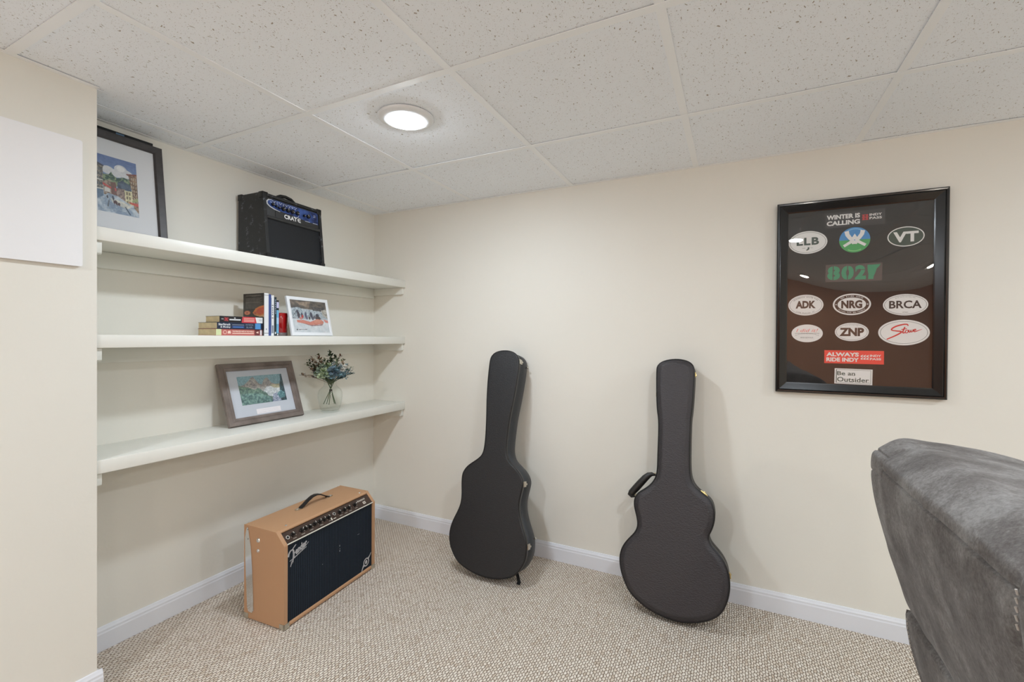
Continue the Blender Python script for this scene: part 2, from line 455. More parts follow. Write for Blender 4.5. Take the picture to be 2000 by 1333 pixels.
for y in YL: g_.box(0, RX1, y-fw, y+fw, H-0.0015, H+0.0004, M_metalwhite); g_.box(0, RX1, y-0.002, y+0.002, H, H+0.03, M_metalwhite)
struct(g_.build('trim_1'))
wm = MB(); ww = 0.019
wm.box(0, RX1, -ww, 0, H-0.001, H+0.0005, M_metalwhite); wm.box(0, ww, STY+ww, -ww, H-0.001, H+0.0005, M_metalwhite)
wm.box(STX, STX+ww, RY1, STY, H-0.001, H+0.0005, M_metalwhite); wm.box(0, STX, STY, STY+ww, H-0.001, H+0.0005, M_metalwhite)
wm.box(RX1-ww, RX1, RY1, -ww, H-0.001, H+0.0005, M_metalwhite); wm.box(STX, RX1, RY1, RY1+ww, H-0.001, H+0.0005, M_metalwhite)
struct(wm.build('trim_2'))
# baseboards: profile (out from wall, height)
BP = [(0, 0), (0.0125, 0), (0.0125, 0.064), (0.0105, 0.069), (0.0105, 0.076), (0.0075, 0.0815), (0.005, 0.0875), (0, 0.0885)]
def baseboard(name, p0, p1, nrm):
    b = MB(); d = (Vector(p1)-Vector(p0)); L_ = d.length; d.normalize(); n = Vector(nrm)
    T = basis((p0[0], p0[1], 0), (n.x, n.y, 0), (0, 0, 1), (d.x, d.y, 0))
    pr = BP if (Vector((n.x, n.y, 0)).cross(Vector((0, 0, 1)))).dot(Vector((d.x, d.y, 0))) > 0 else BP[::-1]
    b.prism(pr, 0, L_, M_base, T); return struct(b.build(name))
baseboard('baseboard_back', (0, 0), (RX1, 0), (0, -1))
baseboard('baseboard_niche', (0, STY), (0, -0.0), (1, 0))
baseboard('baseboard_left', (STX, RY1), (STX, STY+0.0125), (1, 0))
baseboard('baseboard_front', (0, STY), (STX, STY), (0, 1))
baseboard('baseboard_right', (RX1, RY1), (RX1, 0), (-1, 0))
baseboard('baseboard_rear', (STX, RY1), (RX1, RY1), (0, 1))

# recessed ceiling lights, with added ones for fill
def ceiling_light(x, y, s, colr, label, tilt=0.0):
    t = thing('ceiling_light', label, 'ceiling light', (x, y, H-0.0015), 0, 'round ceiling lights')
    t.rotation_euler = (tilt, tilt*0.5, 0)
    trim = mat('light_trim', (232, 234, 236), 0.35)
    MB().lathe([(0.100, 0.0), (0.100, -0.003), (0.094, -0.007), (0.070, -0.013), (0.064, -0.012), (0.063, -0.004), (0.063, 0.002), (0.100, 0.002)], trim, n=56, close=True).build('trim_ring', t)
    em, nt, b, N, L = new_mat('lit_lens')
    b.inputs['Emission Color'].default_value = (*colr, 1); b.inputs['Emission Strength'].default_value = s
    b.inputs['Base Color'].default_value = (0.9, 0.9, 0.9, 1)
    k = MB(); n = 48
    k.lathe([(0.0625, -0.0095), (0.0625, -0.0135), (0.058, -0.0165), (0.040, -0.0195), (0.020, -0.0208), (0.0001, -0.0210)][::-1], em, None, n)
    k.build('lens', t)
    MB().cyl(0.0625, 0.0, 0.03, M_metalwhite, n=32).build('housing', t)
    return t
LL = ['round recessed ceiling light glowing white above the shelves and leaning cases',
      'round recessed ceiling light above the grey sofa, mirrored over the LLB sticker',
      'added unseen round fill light over the far right end of the room',
      'warm round ceiling light at the rear of the room, nearer its middle',
      'warm round ceiling light at the rear of the room, nearer its right wall',
      'added unseen round fill light behind the camera near the left wall']
for k_, (x, y, s, c) in enumerate(LIGHTS): ceiling_light(x, y, s, c, LL[k_], 0.02 if k_ == 0 else 0)

# ------------------------------------------------------------------ shelves
def shelf(z, th, name_lbl, k):
    t = thing('wall_shelf', name_lbl, 'shelf', (0, 0, z), 0, 'white shelves in the wall niche')
    b = MB(); b.box(0.0, 0.2625, STY+0.001, -0.001, -th, 0, M_shelf); b.build('board', t, 0.0025, 2)
    c = MB(); c.box(0.0, 0.019, STY+0.02, -0.02, -th-0.062, -th-0.0005, M_shelf); c.build('back_cleat', t, 0.0015)
    for yy0, yy1 in ((-0.020, -0.001), (STY+0.001, STY+0.02)):
        q = MB(); T = basis((0, yy0, 0), (1, 0, 0), (0, 0, 1), (0, -1, 0))
        q.prism([(0, -th-0.044), (0.245, -th-0.044), (0.250, -th-0.040), (0.250, -th-0.0005), (0, -th-0.0005)][::1], -(yy1-yy0), 0, M_shelf, T)
        q.build('side_cleat', t, 0.001)
    return t
shelf(1.549, 0.045, 'top white painted shelf board, carrying the black amplifier and tall picture', 0)
shelf(1.1925, 0.044, 'middle white painted shelf board, carrying the books and rafting photo', 1)
shelf(0.777, 0.045, 'lowest white painted shelf board, carrying the mountain picture and vase', 2)

# blank white panel on the left wall
M_panel = mat('white_panel', (238, 238, 240), 0.6, bump=0.3, bscale=400, bdist=0.0004)
k = MB(); T = basis((STX, 0, 0), (0, 1, 0), (0, 0, 1), (1, 0, 0))
def rrect(x0, x1, y0, y1, r, n=6):
    o = []
    for cx, cy, a in ((x1-r, y0+r, -PI/2), (x1-r, y1-r, 0), (x0+r, y1-r, PI/2), (x0+r, y0+r, PI)):
        for i in range(n+1): o.append((cx+r*math.cos(a+PI/2*i/n), cy+r*math.sin(a+PI/2*i/n)))
    return o
k.prism(rrect(-2.18, -1.592, 1.408, 1.805, 0.006), 0.0005, 0.014, M_panel, T)
tag(k.build('wall_panel', bevel=0.003), 'blank white square-cornered panel hung high on the left wall', 'panel')

# ------------------------------------------------------------------ guitar cases
def smooth_loop(pts, k=3):
    n = len(pts); out = []
    for i in range(n):
        p0, p1, p2, p3 = (Vector(pts[(i+j-1) % n]) for j in range(4))
        for s in range(k):
            t = s/k
            out.append(0.5*((2*p1)+(-p0+p2)*t+(2*p0-5*p1+4*p2-p3)*t*t+(-p0+3*p1-3*p2+p3)*t**3))
    for _ in range(2):
        out = [(out[i-1]+out[i]*2+out[(i+1) % len(out)])/4 for i in range(len(out))]
    return out
def normals(L_):
    n = len(L_); o = []
    for i in range(n):
        d = (L_[(i+1) % n]-L_[i-1]).normalized(); o.append(Vector((d.y, -d.x)))   # outward for ccw
    return o
def offset(L_, Nn, d): return [p+q*d for p, q in zip(L_, Nn)]
def rings(mb, loops, m, cap0=False, cap1=False):
    # loops: list of (points2d, z)
    n = len(loops[0][0]); vs = []; fs = []
    for pts, z in loops:
        for p in pts: vs.append((p[0], p[1], z))
    for r in range(len(loops)-1):
        for i in range(n):
            j = (i+1) % n; fs.append((r*n+i, r*n+j, (r+1)*n+j, (r+1)*n+i))
    mb.add(vs, fs, m, None, True)
    if cap0: mb.add([(p[0], p[1], loops[0][1]) for p in loops[0][0]], [tuple(range(n-1, -1, -1))], m)
    if cap1: mb.add([(p[0], p[1], loops[-1][1]) for p in loops[-1][0]], [tuple(range(n))], m)

def guitar_case(outline, M, t, label, mlid, mbody, lid_t, dome, hw):
    root = thing('guitar_case', label, 'guitar case', M=M, group=None)
    L_ = smooth_loop(outline, 3)
    if sum(L_[i].x*L_[(i+1) % len(L_)].y-L_[(i+1) % len(L_)].x*L_[i].y for i in range(len(L_))) < 0: L_ = L_[::-1]
    Nn = normals(L_)
    lid = MB()
    lp = [(offset(L_, Nn, -0.006), -lid_t), (offset(L_, Nn, 0), -lid_t)]
    r = 0.005
    for a in (0, 22, 45, 67, 90):
        aa = math.radians(a); lp.append((offset(L_, Nn, -r+r*math.cos(aa)), -r+r*math.sin(aa)))
    if dome > 0:
        for i_ in range(1, 11):
            d_ = 0.005+0.0021*i_; q = math.sin(PI/2*i_/10)**1.3
            lp.append((offset(L_, Nn, -d_), dome*q))
    rings(lid, lp, mlid, False, True)
    lid.build('lid', root)
    # moulded edge binding of the lid
    bd = MB(); rings(bd, [(offset(L_, Nn, -0.004), -0.0085), (offset(L_, Nn, 0.0012), -0.0085), (offset(L_, Nn, 0.0022), -0.0045), (offset(L_, Nn, 0.0010), -0.0008), (offset(L_, Nn, -0.0035), 0.0009)], M_blk)
    bd.build('edge_binding', root)
    body = MB(); lp = []
    lp.append((offset(L_, Nn, -0.016), -t))
    for a in (90, 60, 30, 0):
        aa = math.radians(a); lp.append((offset(L_, Nn, -0.0025-0.010+0.010*math.cos(aa)), -t+0.010-0.010*math.sin(aa)))
    lp.append((offset(L_, Nn, -0.0025), -lid_t-0.0012)); lp.append((offset(L_, Nn, -0.008), -lid_t-0.0012))
    rings(body, lp, mbody, True, True)
    body.build('body', root)
    hw(root, L_, Nn)
    return root
def at_height(L_, Nn, y, side):
    best = min((abs(p.y-y)+(0 if (p.x*side > 0) == True else 9), i) for i, p in enumerate(L_))
    return L_[best[1]], Nn[best[1]]
def latch(root, p, n, z, m, wd=0.026, ht=0.030, name='latch'):
    # plate lying on the side wall, long axis across the seam
    tdir = Vector((-n.y, n.x, 0))
    T = basis((p.x, p.y, z), tdir, (0, 0, 1), (n.x, n.y, 0))
    b = MB()
    b.prism(rrect(-wd/2, wd/2, -ht/2, ht/2, 0.003, 3), -0.003, 0.0022, m, T)
    b.box(-wd*0.36, wd*0.36, -ht*0.30, ht*0.34, 0.002, 0.0048, m, T)
    b.tube([(-wd*0.42, ht*0.36, 0.0035), (wd*0.42, ht*0.36, 0.0035)], 0.0026, m, T, 8)
    b.box(-wd*0.16, wd*0.16, -ht*0.62, -ht*0.28, 0.0015, 0.0062, m, T)
    return b.build(name, root, 0.0006)
def stud(root, p, n, z, m, r=0.0055):
    T = basis((p.x, p.y, z), (-n.y, n.x, 0), (0, 0, 1), (n.x, n.y, 0))
    MB().lathe([(0.0001, 0.0105), (r*0.6, 0.0095), (r, 0.006), (r*0.9, 0.003), (r*0.5, 0.001), (r*0.5, -0.004), (0.0001, -0.004)][::-1], m, T, 16).build('foot_stud', root)

OUT_A = [(-0.082, 1.0544), (-0.0778, 1.0863), (-0.0572, 1.1101), (-0.0234, 1.1213), (0.0169, 1.1232), (0.0521, 1.1155), (0.0767, 1.0984), (0.0911, 1.07), (0.0925, 1.0088), (0.0863, 0.9178), (0.0791, 0.8377), (0.0697, 0.7583), (0.0675, 0.6515), (0.0697, 0.6038), (0.0801, 0.5718), (0.0967, 0.5503), (0.1258, 0.5306), (0.155, 0.5067), (0.1736, 0.4817), (0.1817, 0.4555), (0.178, 0.4233), (0.1713, 0.3818), (0.1707, 0.3504), (0.1767, 0.3158), (0.1916, 0.2743), (0.2113, 0.2343), (0.2273, 0.1985), (0.2334, 0.1613), (0.2316, 0.1227), (0.2178, 0.086), (0.1965, 0.0536), (0.1641, 0.0279), (0.1151, 0.0102), (0.064, 0.0013), (0.0, 0.0), (-0.0561, 0.0096), (-0.1149, 0.0281), (-0.1536, 0.0562), (-0.183, 0.096), (-0.1992, 0.1391), (-0.1995, 0.1858), (-0.1892, 0.2253), (-0.1692, 0.2711), (-0.1549, 0.3161), (-0.1562, 0.3636), (-0.1644, 0.4105), (-0.1673, 0.4538), (-0.1592, 0.4793), (-0.1396, 0.5062), (-0.1079, 0.5297), (-0.0787, 0.5528), (-0.062, 0.5742), (-0.0553, 0.6091), (-0.0565, 0.6778), (-0.0651, 0.7769), (-0.0763, 0.8777), (-0.0817, 0.9809)]
OUT_B = [(-0.1194, 1.0384), (-0.1167, 1.0636), (-0.1029, 1.0811), (-0.0767, 1.093), (-0.0392, 1.0991), (-0.0021, 1.0962), (0.0256, 1.0853), (0.0406, 1.0663), (0.0442, 1.0355), (0.0432, 0.9779), (0.0416, 0.9112), (0.0379, 0.8543), (0.0352, 0.826), (0.0352, 0.7701), (0.0357, 0.6964), (0.0379, 0.6238), (0.0424, 0.5884), (0.0518, 0.5629), (0.0678, 0.5431), (0.0937, 0.5252), (0.1193, 0.5076), (0.1321, 0.4881), (0.1393, 0.4592), (0.14, 0.4294), (0.1326, 0.3939), (0.1225, 0.3706), (0.1188, 0.3529), (0.1276, 0.3293), (0.1483, 0.3086), (0.1687, 0.2881), (0.185, 0.2629), (0.1958, 0.2328), (0.2011, 0.1935), (0.1987, 0.1527), (0.1878, 0.1098), (0.169, 0.0728), (0.1381, 0.0443), (0.0986, 0.0236), (0.05, 0.0075), (0.0, 0.0), (-0.0517, 0.0039), (-0.1051, 0.0147), (-0.1515, 0.0367), (-0.1898, 0.0617), (-0.2154, 0.0995), (-0.2338, 0.1397), (-0.243, 0.1828), (-0.2412, 0.2195), (-0.2287, 0.2542), (-0.2064, 0.2862), (-0.184, 0.3135), (-0.1714, 0.3434), (-0.176, 0.3792), (-0.1873, 0.4141), (-0.1927, 0.4457), (-0.1829, 0.48), (-0.1555, 0.5031), (-0.1283, 0.526), (-0.1064, 0.5572), (-0.0978, 0.5957), (-0.0987, 0.6611), (-0.099, 0.756), (-0.1018, 0.823), (-0.109, 0.8612), (-0.1148, 0.9293)]
def lean_matrix(o, psi, th):
    n = Vector((math.sin(psi)*math.cos(th), -math.cos(psi)*math.cos(th), math.sin(th)))
    a = Vector((math.cos(psi), math.sin(psi), 0)); b = n.cross(a)
    return basis(o, a, b, n)
M_tolexA = leather('black_tolex', (27, 27, 30), 0.34, 330, 0.8, 0.0012, spec=0.55)
M_sideA = leather('black_tolex_side', (52, 54, 57), 0.45, 330, 0.5, 0.0008)
M_tolexB = grain('black_leather_grain', (48, 44, 47), 0.38, 95, 0.8, 0.0016, spec=0.6)
M_sideB = leather('black_leather_grain_side', (36, 34, 33), 0.40, 110, 0.5, 0.0012)
def hwA(root, L_, Nn):
    for y in (1.060, 0.458, 0.172):
        p, n = at_height(L_, Nn, y, 1); latch(root, p, n, -0.026, M_nickel, 0.026, 0.034)
    for y in (1.048, 0.200):
        p, n = at_height(L_, Nn, y, 1); stud(root, p, n, -0.108, M_nickel)
    # handle on the hidden side and the short strap end showing at the foot
    p, n = at_height(L_, Nn, 0.42, -1)
    for y in (0.30, 0.46): 
        p, n = at_height(L_, Nn, y, -1); latch(root, p, n, -0.026, M_nickel, 0.020, 0.030, 'hinge')
    mstrap = mat('strap_webbing', (22, 22, 24), 0.8, bump=0.3, bscale=600)
    s = MB()
    pts = [(0.150, 0.035, -0.100), (0.166, 0.016, -0.085), (0.182, -0.002, -0.070), (0.183, -0.012, -0.060)]
    for off in (0.0,):
        for i in range(len(pts)-1):
            a = Vector(pts[i]); b = Vector(pts[i+1]); d = (b-a).normalized(); sx = Vector((1, 0, 0.2)).normalized()*0.010; up = d.cross(sx).normalized()*0.0012
            s.add([a-sx-up, a+sx-up, b+sx-up, b-sx-up, a-sx+up, a+sx+up, b+sx+up, b-sx+up], [(0,3,2,1),(4,5,6,7),(0,1,5,4),(1,2,6,5),(2,3,7,6),(3,0,4,7)], mstrap)
    s.build('strap', root)
guitar_case(OUT_A, lean_matrix((1.0326, -0.3742, 0.0281), 0.0, math.radians(12.985)), 0.125,
            'flat-topped black guitar case with silver latches along its right side, leaning left of the other', M_tolexA, M_sideA, 0.024, 0.0, hwA)
def hwB(root, L_, Nn):
    for y, w_, nm in ((1.040, 0.022, 'latch'), (0.528, 0.034, 'latch'), (0.216, 0.024, 'latch')):
        p, n = at_height(L_, Nn, y, 1); latch(root, p, n, -0.030, M_gold, w_, 0.030)
    for y in (0.935, 0.396, 0.140):
        p, n = at_height(L_, Nn, y, -1); latch(root, p, n, -0.030, M_gold, 0.022, 0.030, 'hinge')
    hd = MB(); z = -0.050
    path = [(-0.112, 0.571), (-0.128, 0.572), (-0.142, 0.566), (-0.158, 0.550), (-0.178, 0.525), (-0.198, 0.499), (-0.216, 0.476), (-0.222, 0.468), (-0.214, 0.462), (-0.200, 0.462)]
    rr = [0.004, 0.009, 0.013, 0.0155, 0.0165, 0.0165, 0.0155, 0.012, 0.009, 0.004]
    hd.tube([(x, y, z) for x, y in path], rr, M_sideB, None, 12)
    h = hd.build('handle', root); 
    for q in ((-0.112, 0.572), (-0.193, 0.466)):
        MB().tube([(q[0]+0.010*math.cos(a)*0.7, q[1]+0.010*math.sin(a)*0.7, z+0.004*math.sin(a)) for a in [PI*2*i/10 for i in range(11)]], 0.0016, M_gold, None, 6).build('handle_ring', h)
guitar_case(OUT_B, lean_matrix((1.9285, -0.3025, 0.0185), -0.0349, math.radians(10.645)), 0.10,
            'black grained guitar case with gold latches and side handle, leaning nearer the framed stickers', M_tolexB, M_sideB, 0.032, 0.009, hwB)

# ------------------------------------------------------------------ tan combo amplifier on the carpet
def fender():
    psi = math.radians(3.5)
    root = thing('guitar_amplifier', 'tan combo guitar amplifier with dark grille on the carpet under the shelves', 'amplifier', (0.518, -1.052, 0.004), PI/2+psi)
    W_ = 0.549; D = 0.232; Hh = 0.388
    tan = leather('tan_tolex', (188, 146, 110), 0.5, 500, 0.35, 0.0006)
    side = [(0.0, 0.0), (D, 0.0), (D, Hh+0.004), (0.046, Hh), (0.0, 0.338)]      # (depth, z)
    rec = [(0.012, 0.004), (D-0.003, 0.004), (D-0.003, Hh), (0.052, Hh-0.004), (0.012, 0.332)]
    c = MB()
    T = basis((0, 0, 0), (0, 1, 0), (0, 0, 1), (1, 0, 0))
    c.prism(side, 0, 0.017, tan, T); c.prism(side, W_-0.017, W_, tan, T)
    c.prism([(0.0, 0.0), (D, 0.0), (D, 0.017), (0.0, 0.017)], 0.017, W_-0.017, tan, T)
    c.prism([(D, Hh+0.004-0.015), (D, Hh+0.004), (0.046, Hh), (0.0375, 0.379), (0.054, 0.366)], 0.017, W_-0.017, tan, T)
    c.prism([(D-0.02, 0.017), (D-0.008, 0.017), (D-0.008, Hh-0.01), (D-0.02, Hh-0.01)], 0.017, W_-0.017, M_blk, T)
    c.build('cabinet', root, 0.007, 4)
    # grille
    gm, nt, b, N, L = new_mat('ribbed_grille_cloth')
    b.inputs['Roughness'].default_value = 0.85; b.inputs['Specular IOR Level'].default_value = 0.25
    tc = N.new('ShaderNodeTexCoord'); wv = N.new('ShaderNodeTexWave'); wv.wave_type = 'BANDS'; wv.bands_direction = 'X'; wv.inputs['Scale'].default_value = 33
    wv.inputs['Distortion'].default_value = 0.4; wv.inputs['Detail Scale'].default_value = 4
    L.new(tc.outputs['Object'], wv.inputs['Vector'])
    mx = N.new('ShaderNodeMix'); mx.data_type = 'RGBA'; mx.inputs['A'].default_value = (*lin((15, 19, 26)), 1); mx.inputs['B'].default_value = (*lin((52, 68, 84)), 1)
    nz = N.new('ShaderNodeTexNoise'); nz.inputs['Scale'].default_value = 700; L.new(tc.outputs['Object'], nz.inputs['Vector'])
    mu = N.new('ShaderNodeMath'); mu.operation = 'MULTIPLY'; L.new(wv.outputs['Fac'], mu.inputs[0]); L.new(nz.outputs['Fac'], mu.inputs[1])
    L.new(mu.outputs[0], mx.inputs['Factor']); L.new(mx.outputs['Result'], b.inputs['Base Color'])
    bp = N.new('ShaderNodeBump'); bp.inputs['Distance'].default_value = 0.0012; L.new(mu.outputs[0], bp.inputs['Height']); L.new(bp.outputs['Normal'], b.inputs['Normal'])
    g = MB(); g.box(0.017, W_-0.017, 0.006, 0.016, 0.016, 0.336, gm); gr = g.build('speaker_grille', root)
    rub = mat('grille_scuff', (150, 156, 165), 0.9)
    sc = MB(); T2 = basis((0, 0.0055, 0), (1, 0, 0), (0, 0, 1), (0, -1, 0))
    for x, z, w_, h_ in ((0.309, 0.205, 0.003, 0.010), (0.309, 0.182, 0.004, 0.008), (0.311, 0.192, 0.002, 0.006), (0.43, 0.213, 0.014, 0.0015), (0.205, 0.17, 0.003, 0.003)):
        sc.poly([(x, z), (x+w_, z+h_*0.3), (x+w_*0.7, z+h_), (x-w_*0.2, z+h_*0.7)], 0, rub, T2)
    sc.build('scuff', gr)
    # control panel on the sloping face (kink 0,0.338 to 0.046,0.388)
    s0 = Vector((0, 0.0045, 0.343)); dirv = Vector((0, 0.046, 0.050)).normalized(); nn = Vector((0, -0.050, 0.046)).normalized()
    Tp = basis((0, s0.y, s0.z), (1, 0, 0), dirv, nn)
    brown = mat('brown_panel', (74, 56, 48), 0.35, 0.3, var=0.2, vscale=30)
    p = MB(); p.box(0.017, W_-0.017, 0.0, 0.046, -0.006, -0.0005, brown, Tp); panel = p.build('control_panel', root)
    pp = MB(); pp.tube([(0.016, 0.001, 0.3395), (W_-0.016, 0.001, 0.3395)], 0.0026, mat('white_piping', (225, 222, 210), 0.5), None, 8); pp.build('piping', root)
    kn = mat('knob_black', (25, 22, 20), 0.3); ind = mat('knob_mark', (230, 228, 220), 0.4)
    for x in (0.060, 0.104, 0.1265, 0.149, 0.176, 0.204, 0.229, 0.256, 0.323, 0.355, 0.384, 0.424):
        k = MB(); k.cyl(0.0095, -0.001, 0.004, kn, Tp @ TR(x, 0.024, 0), 24, 0.001); k.cyl(0.0062, 0.004, 0.013, kn, Tp @ TR(x, 0.024, 0), 20, 0.001)
        an = random.uniform(-1.2, 1.2)
        k.box(-0.0009, 0.0009, 0.001, 0.0085, 0.0128, 0.0138, ind, Tp @ TR(x, 0.024, 0) @ RZ(an))
        k.build('knob', panel)
    k = MB(); k.cyl(0.0085, -0.001, 0.006, M_chrome, Tp @ TR(0.288, 0.026, 0), 20, 0.001); k.cyl(0.005, 0.005, 0.0065, M_blk, Tp @ TR(0.288, 0.026, 0), 20); k.build('input_jack', panel)
    k = MB(); k.cyl(0.009, -0.001, 0.004, M_chrome, Tp @ TR(0.031, 0.021, 0), 6); k.cyl(0.0055, 0.0035, 0.0045, M_blk, Tp @ TR(0.031, 0.021, 0), 16); k.build('input_jack', panel)
    wt = mat('panel_print', (225, 218, 205), 0.5)
    pr = MB()
    for i, x in enumerate((0.060, 0.104, 0.149, 0.204, 0.256, 0.323, 0.355, 0.384, 0.424)):
        pr.text(('VOLUME', 'BASS', 'MID', 'TREBLE', 'STRING', 'BASS', 'MID', 'TREBLE', 'LEVEL')[i], x, 0.007, 0.017, 0.0032, 0.0002, wt, Tp)
        pr.text('10', x+0.0125, 0.017, 0.004, 0.003, 0.0002, wt, Tp); pr.text('0', x-0.0125, 0.017, 0.002, 0.003, 0.0002, wt, Tp)
    pr.box(0.262, 0.268, 0.004, 0.016, 0, 0.0012, wt, Tp); pr.box(0.275, 0.290, 0.006, 0.009, 0, 0.0008, wt, Tp)
    pr.text('Acoustasonic', 0.474, 0.033, 0.056, 0.0105, 0.0003, wt, Tp, 0.01, 0.35)
    pr.poly([(0.476, 0.007), (0.494, 0.007), (0.494, 0.020), (0.476, 0.020)], 0.0002, wt, Tp)
    pr.text('90', 0.485, 0.0135, 0.012, 0.008, 0.0004, brown, Tp, 0.02)
    pr.build('panel_lettering', panel)
    # script badge: a swept initial, small letters and a tail under them
    bm_ = mat('badge_silver', (206, 208, 214), 0.3, 0.6)
    Tb = basis((0.0, 0.0050, 0.0), (1, 0, 0), (0, 0, 1), (0, -1, 0))
    a = MB(); R0 = Tb @ TR(0.030, 0.262, 0) @ RZ(math.radians(17)) 
    def st(pts, w_, z=0.0012): a.stroke(pts, w_, z, bm_, R0)
    st([(0.000, 0.024), (0.006, 0.034), (0.016, 0.041), (0.026, 0.040), (0.029, 0.033), (0.027, 0.020), (0.022, 0.006), (0.014, -0.006), (0.005, -0.010)], [0.008, 0.008, 0.007, 0.006, 0.008, 0.009, 0.009, 0.007, 0.003])
    st([(0.026, 0.040), (0.040, 0.046), (0.048, 0.048)], [0.005, 0.005, 0.004])
    st([(0.022, 0.017), (0.036, 0.020)], [0.004, 0.004])
    a.text('ender', 0.067, 0.021, 0.064, 0.029, 0.0012, bm_, R0, 0.055, 0.25)
    st([(0.005, -0.010), (0.020, 0.000), (0.060, 0.002), (0.106, 0.014)], [0.006, 0.004, 0.0035, 0.0025])
    st([(-0.002, -0.022), (0.010, -0.004), (0.016, -0.010), (0.004, -0.016)], [0.004, 0.003, 0.003, 0.002])
    a.box(0.002, 0.090, 0.000, 0.002, -0.001, 0.001, bm_, R0)
    a.build('logo_badge', root)
    e = MB(); R1 = Tb @ TR(0.490, 0.052, 0)
    e.ring(0, 0, 0.021, 0.021, 0.006, 0.0014, bm_, R1, 40)
    e.ellipse(0, 0, 0.008, 0.010, 0.0012, bm_, R1, 24)
    e.stroke([(-0.036, -0.040), (-0.024, -0.018), (-0.016, -0.010)], [0.003, 0.008, 0.014], 0.001, bm_, R1)
    e.stroke([(0.036, 0.034), (0.024, 0.020), (0.014, 0.012)], [0.003, 0.006, 0.012], 0.001, bm_, R1)
    e.build('emblem_badge', root)
    # handle
    hm = leather('handle_black', (30, 30, 32), 0.3, 300, 0.2, 0.0004)
    ht = Hh+0.002; h = MB(); prof = [(0.222, 0.004), (0.240, 0.012), (0.265, 0.026), (0.290, 0.036), (0.312, 0.038), (0.335, 0.033), (0.358, 0.020), (0.378, 0.009), (0.392, 0.004)]
    vs = []; fs = []
    for i, (x, z) in enumerate(prof):
        hw_ = 0.011
        for dx, dz in ((-hw_, -0.0028), (hw_, -0.0028), (hw_, 0.0028), (-hw_, 0.0028)): vs.append((x, 0.158+dx, ht+z+dz))
    for i in range(len(prof)-1):
        for q in range(4): fs.append((i*4+q, i*4+(q+1) % 4, (i+1)*4+(q+1) % 4, (i+1)*4+q))
    fs += [(3, 2, 1, 0), tuple(len(prof)*4-4+q for q in range(4))]
    h.add(vs, fs, hm); hd = h.build('handle', root, 0.0015)
    for x0, x1 in ((0.196, 0.236), (0.376, 0.416)):
        q = MB(); q.prism(rrect(x0, x1, 0.148, 0.168, 0.008, 4), ht-0.002, ht+0.004, M_nickel); q.cyl(0.005, ht+0.003, ht+0.0065, M_chrome, TR((x0+x1)/2+(-0.01 if x0 < 0.3 else 0.01), 0.158, 0), 14)
        q.build('handle_cap', hd, 0.001)
    for x, y in ((0.066, 0.067), (0.508, 0.213), (0.507, 0.063), (0.068, 0.213)):
        MB().lathe([(0.0001, 0.003), (0.003, 0.0026), (0.0056, 0.0005), (0.0056, -0.003), (0.0001, -0.003)][::-1], M_chrome, TR(x, y, ht-0.0015), 16).build('screw', root)
    # tilt-back leg and its two bolts on the left side
    Ts = basis((0, 0, 0), (0, 1, 0), (0, 0, 1), (-1, 0, 0))
    lg = MB(); lg.prism([(0.2095, 0.384), (0.215, 0.374), (0.2225, 0.338), (0.2205, 0.25), (0.216, 0.16), (0.209, 0.045), (0.202, 0.031), (0.182, 0.029), (0.172, 0.040), (0.175, 0.13), (0.180, 0.22), (0.188, 0.305), (0.198, 0.350), (0.204, 0.382)][::-1], 0.0005, 0.0035, M_chrome, Ts)
    L2 = lg.build('tilt_leg', root, 0.001)
    for px, pz in ((0.206, 0.335), (0.2085, 0.374)): MB().cyl(0.003, 0.0, 0.006, M_chrome, Ts @ TR(px, pz, 0), 12).build('rivet', L2)
    for z, r in ((0.338, 0.010), (0.295, 0.008)):
        MB().lathe([(0.0001, 0.006), (r*0.5, 0.0055), (r*0.8, 0.0035), (r, 0.001), (r, -0.002), (0.0001, -0.002)][::-1], M_chrome, Ts @ TR(0.147, z, 0), 18).build('bolt', root)
    # metal corners at the foot
    for x in (0, W_):
        for y in (0, D):
            sx = 1 if x == 0 else -1; sy = 1 if y == 0 else -1
            q = MB()
            def bx(ax, bx_, ay, by, az, bz): q.box(min(ax, bx_), max(ax, bx_), min(ay, by), max(ay, by), az, bz, M_nickel)
            bx(x-sx*0.0018, x+sx*0.026, y-sy*0.0018, y+sy*0.003, -0.002, 0.020)
            bx(x-sx*0.0018, x+sx*0.003, y-sy*0.0018, y+sy*0.026, -0.002, 0.020)
            bx(x-sx*0.0018, x+sx*0.026, y-sy*0.0018, y+sy*0.026, -0.003, 0.001)
            q.build('corner_guard', root, 0.0015)
fender()

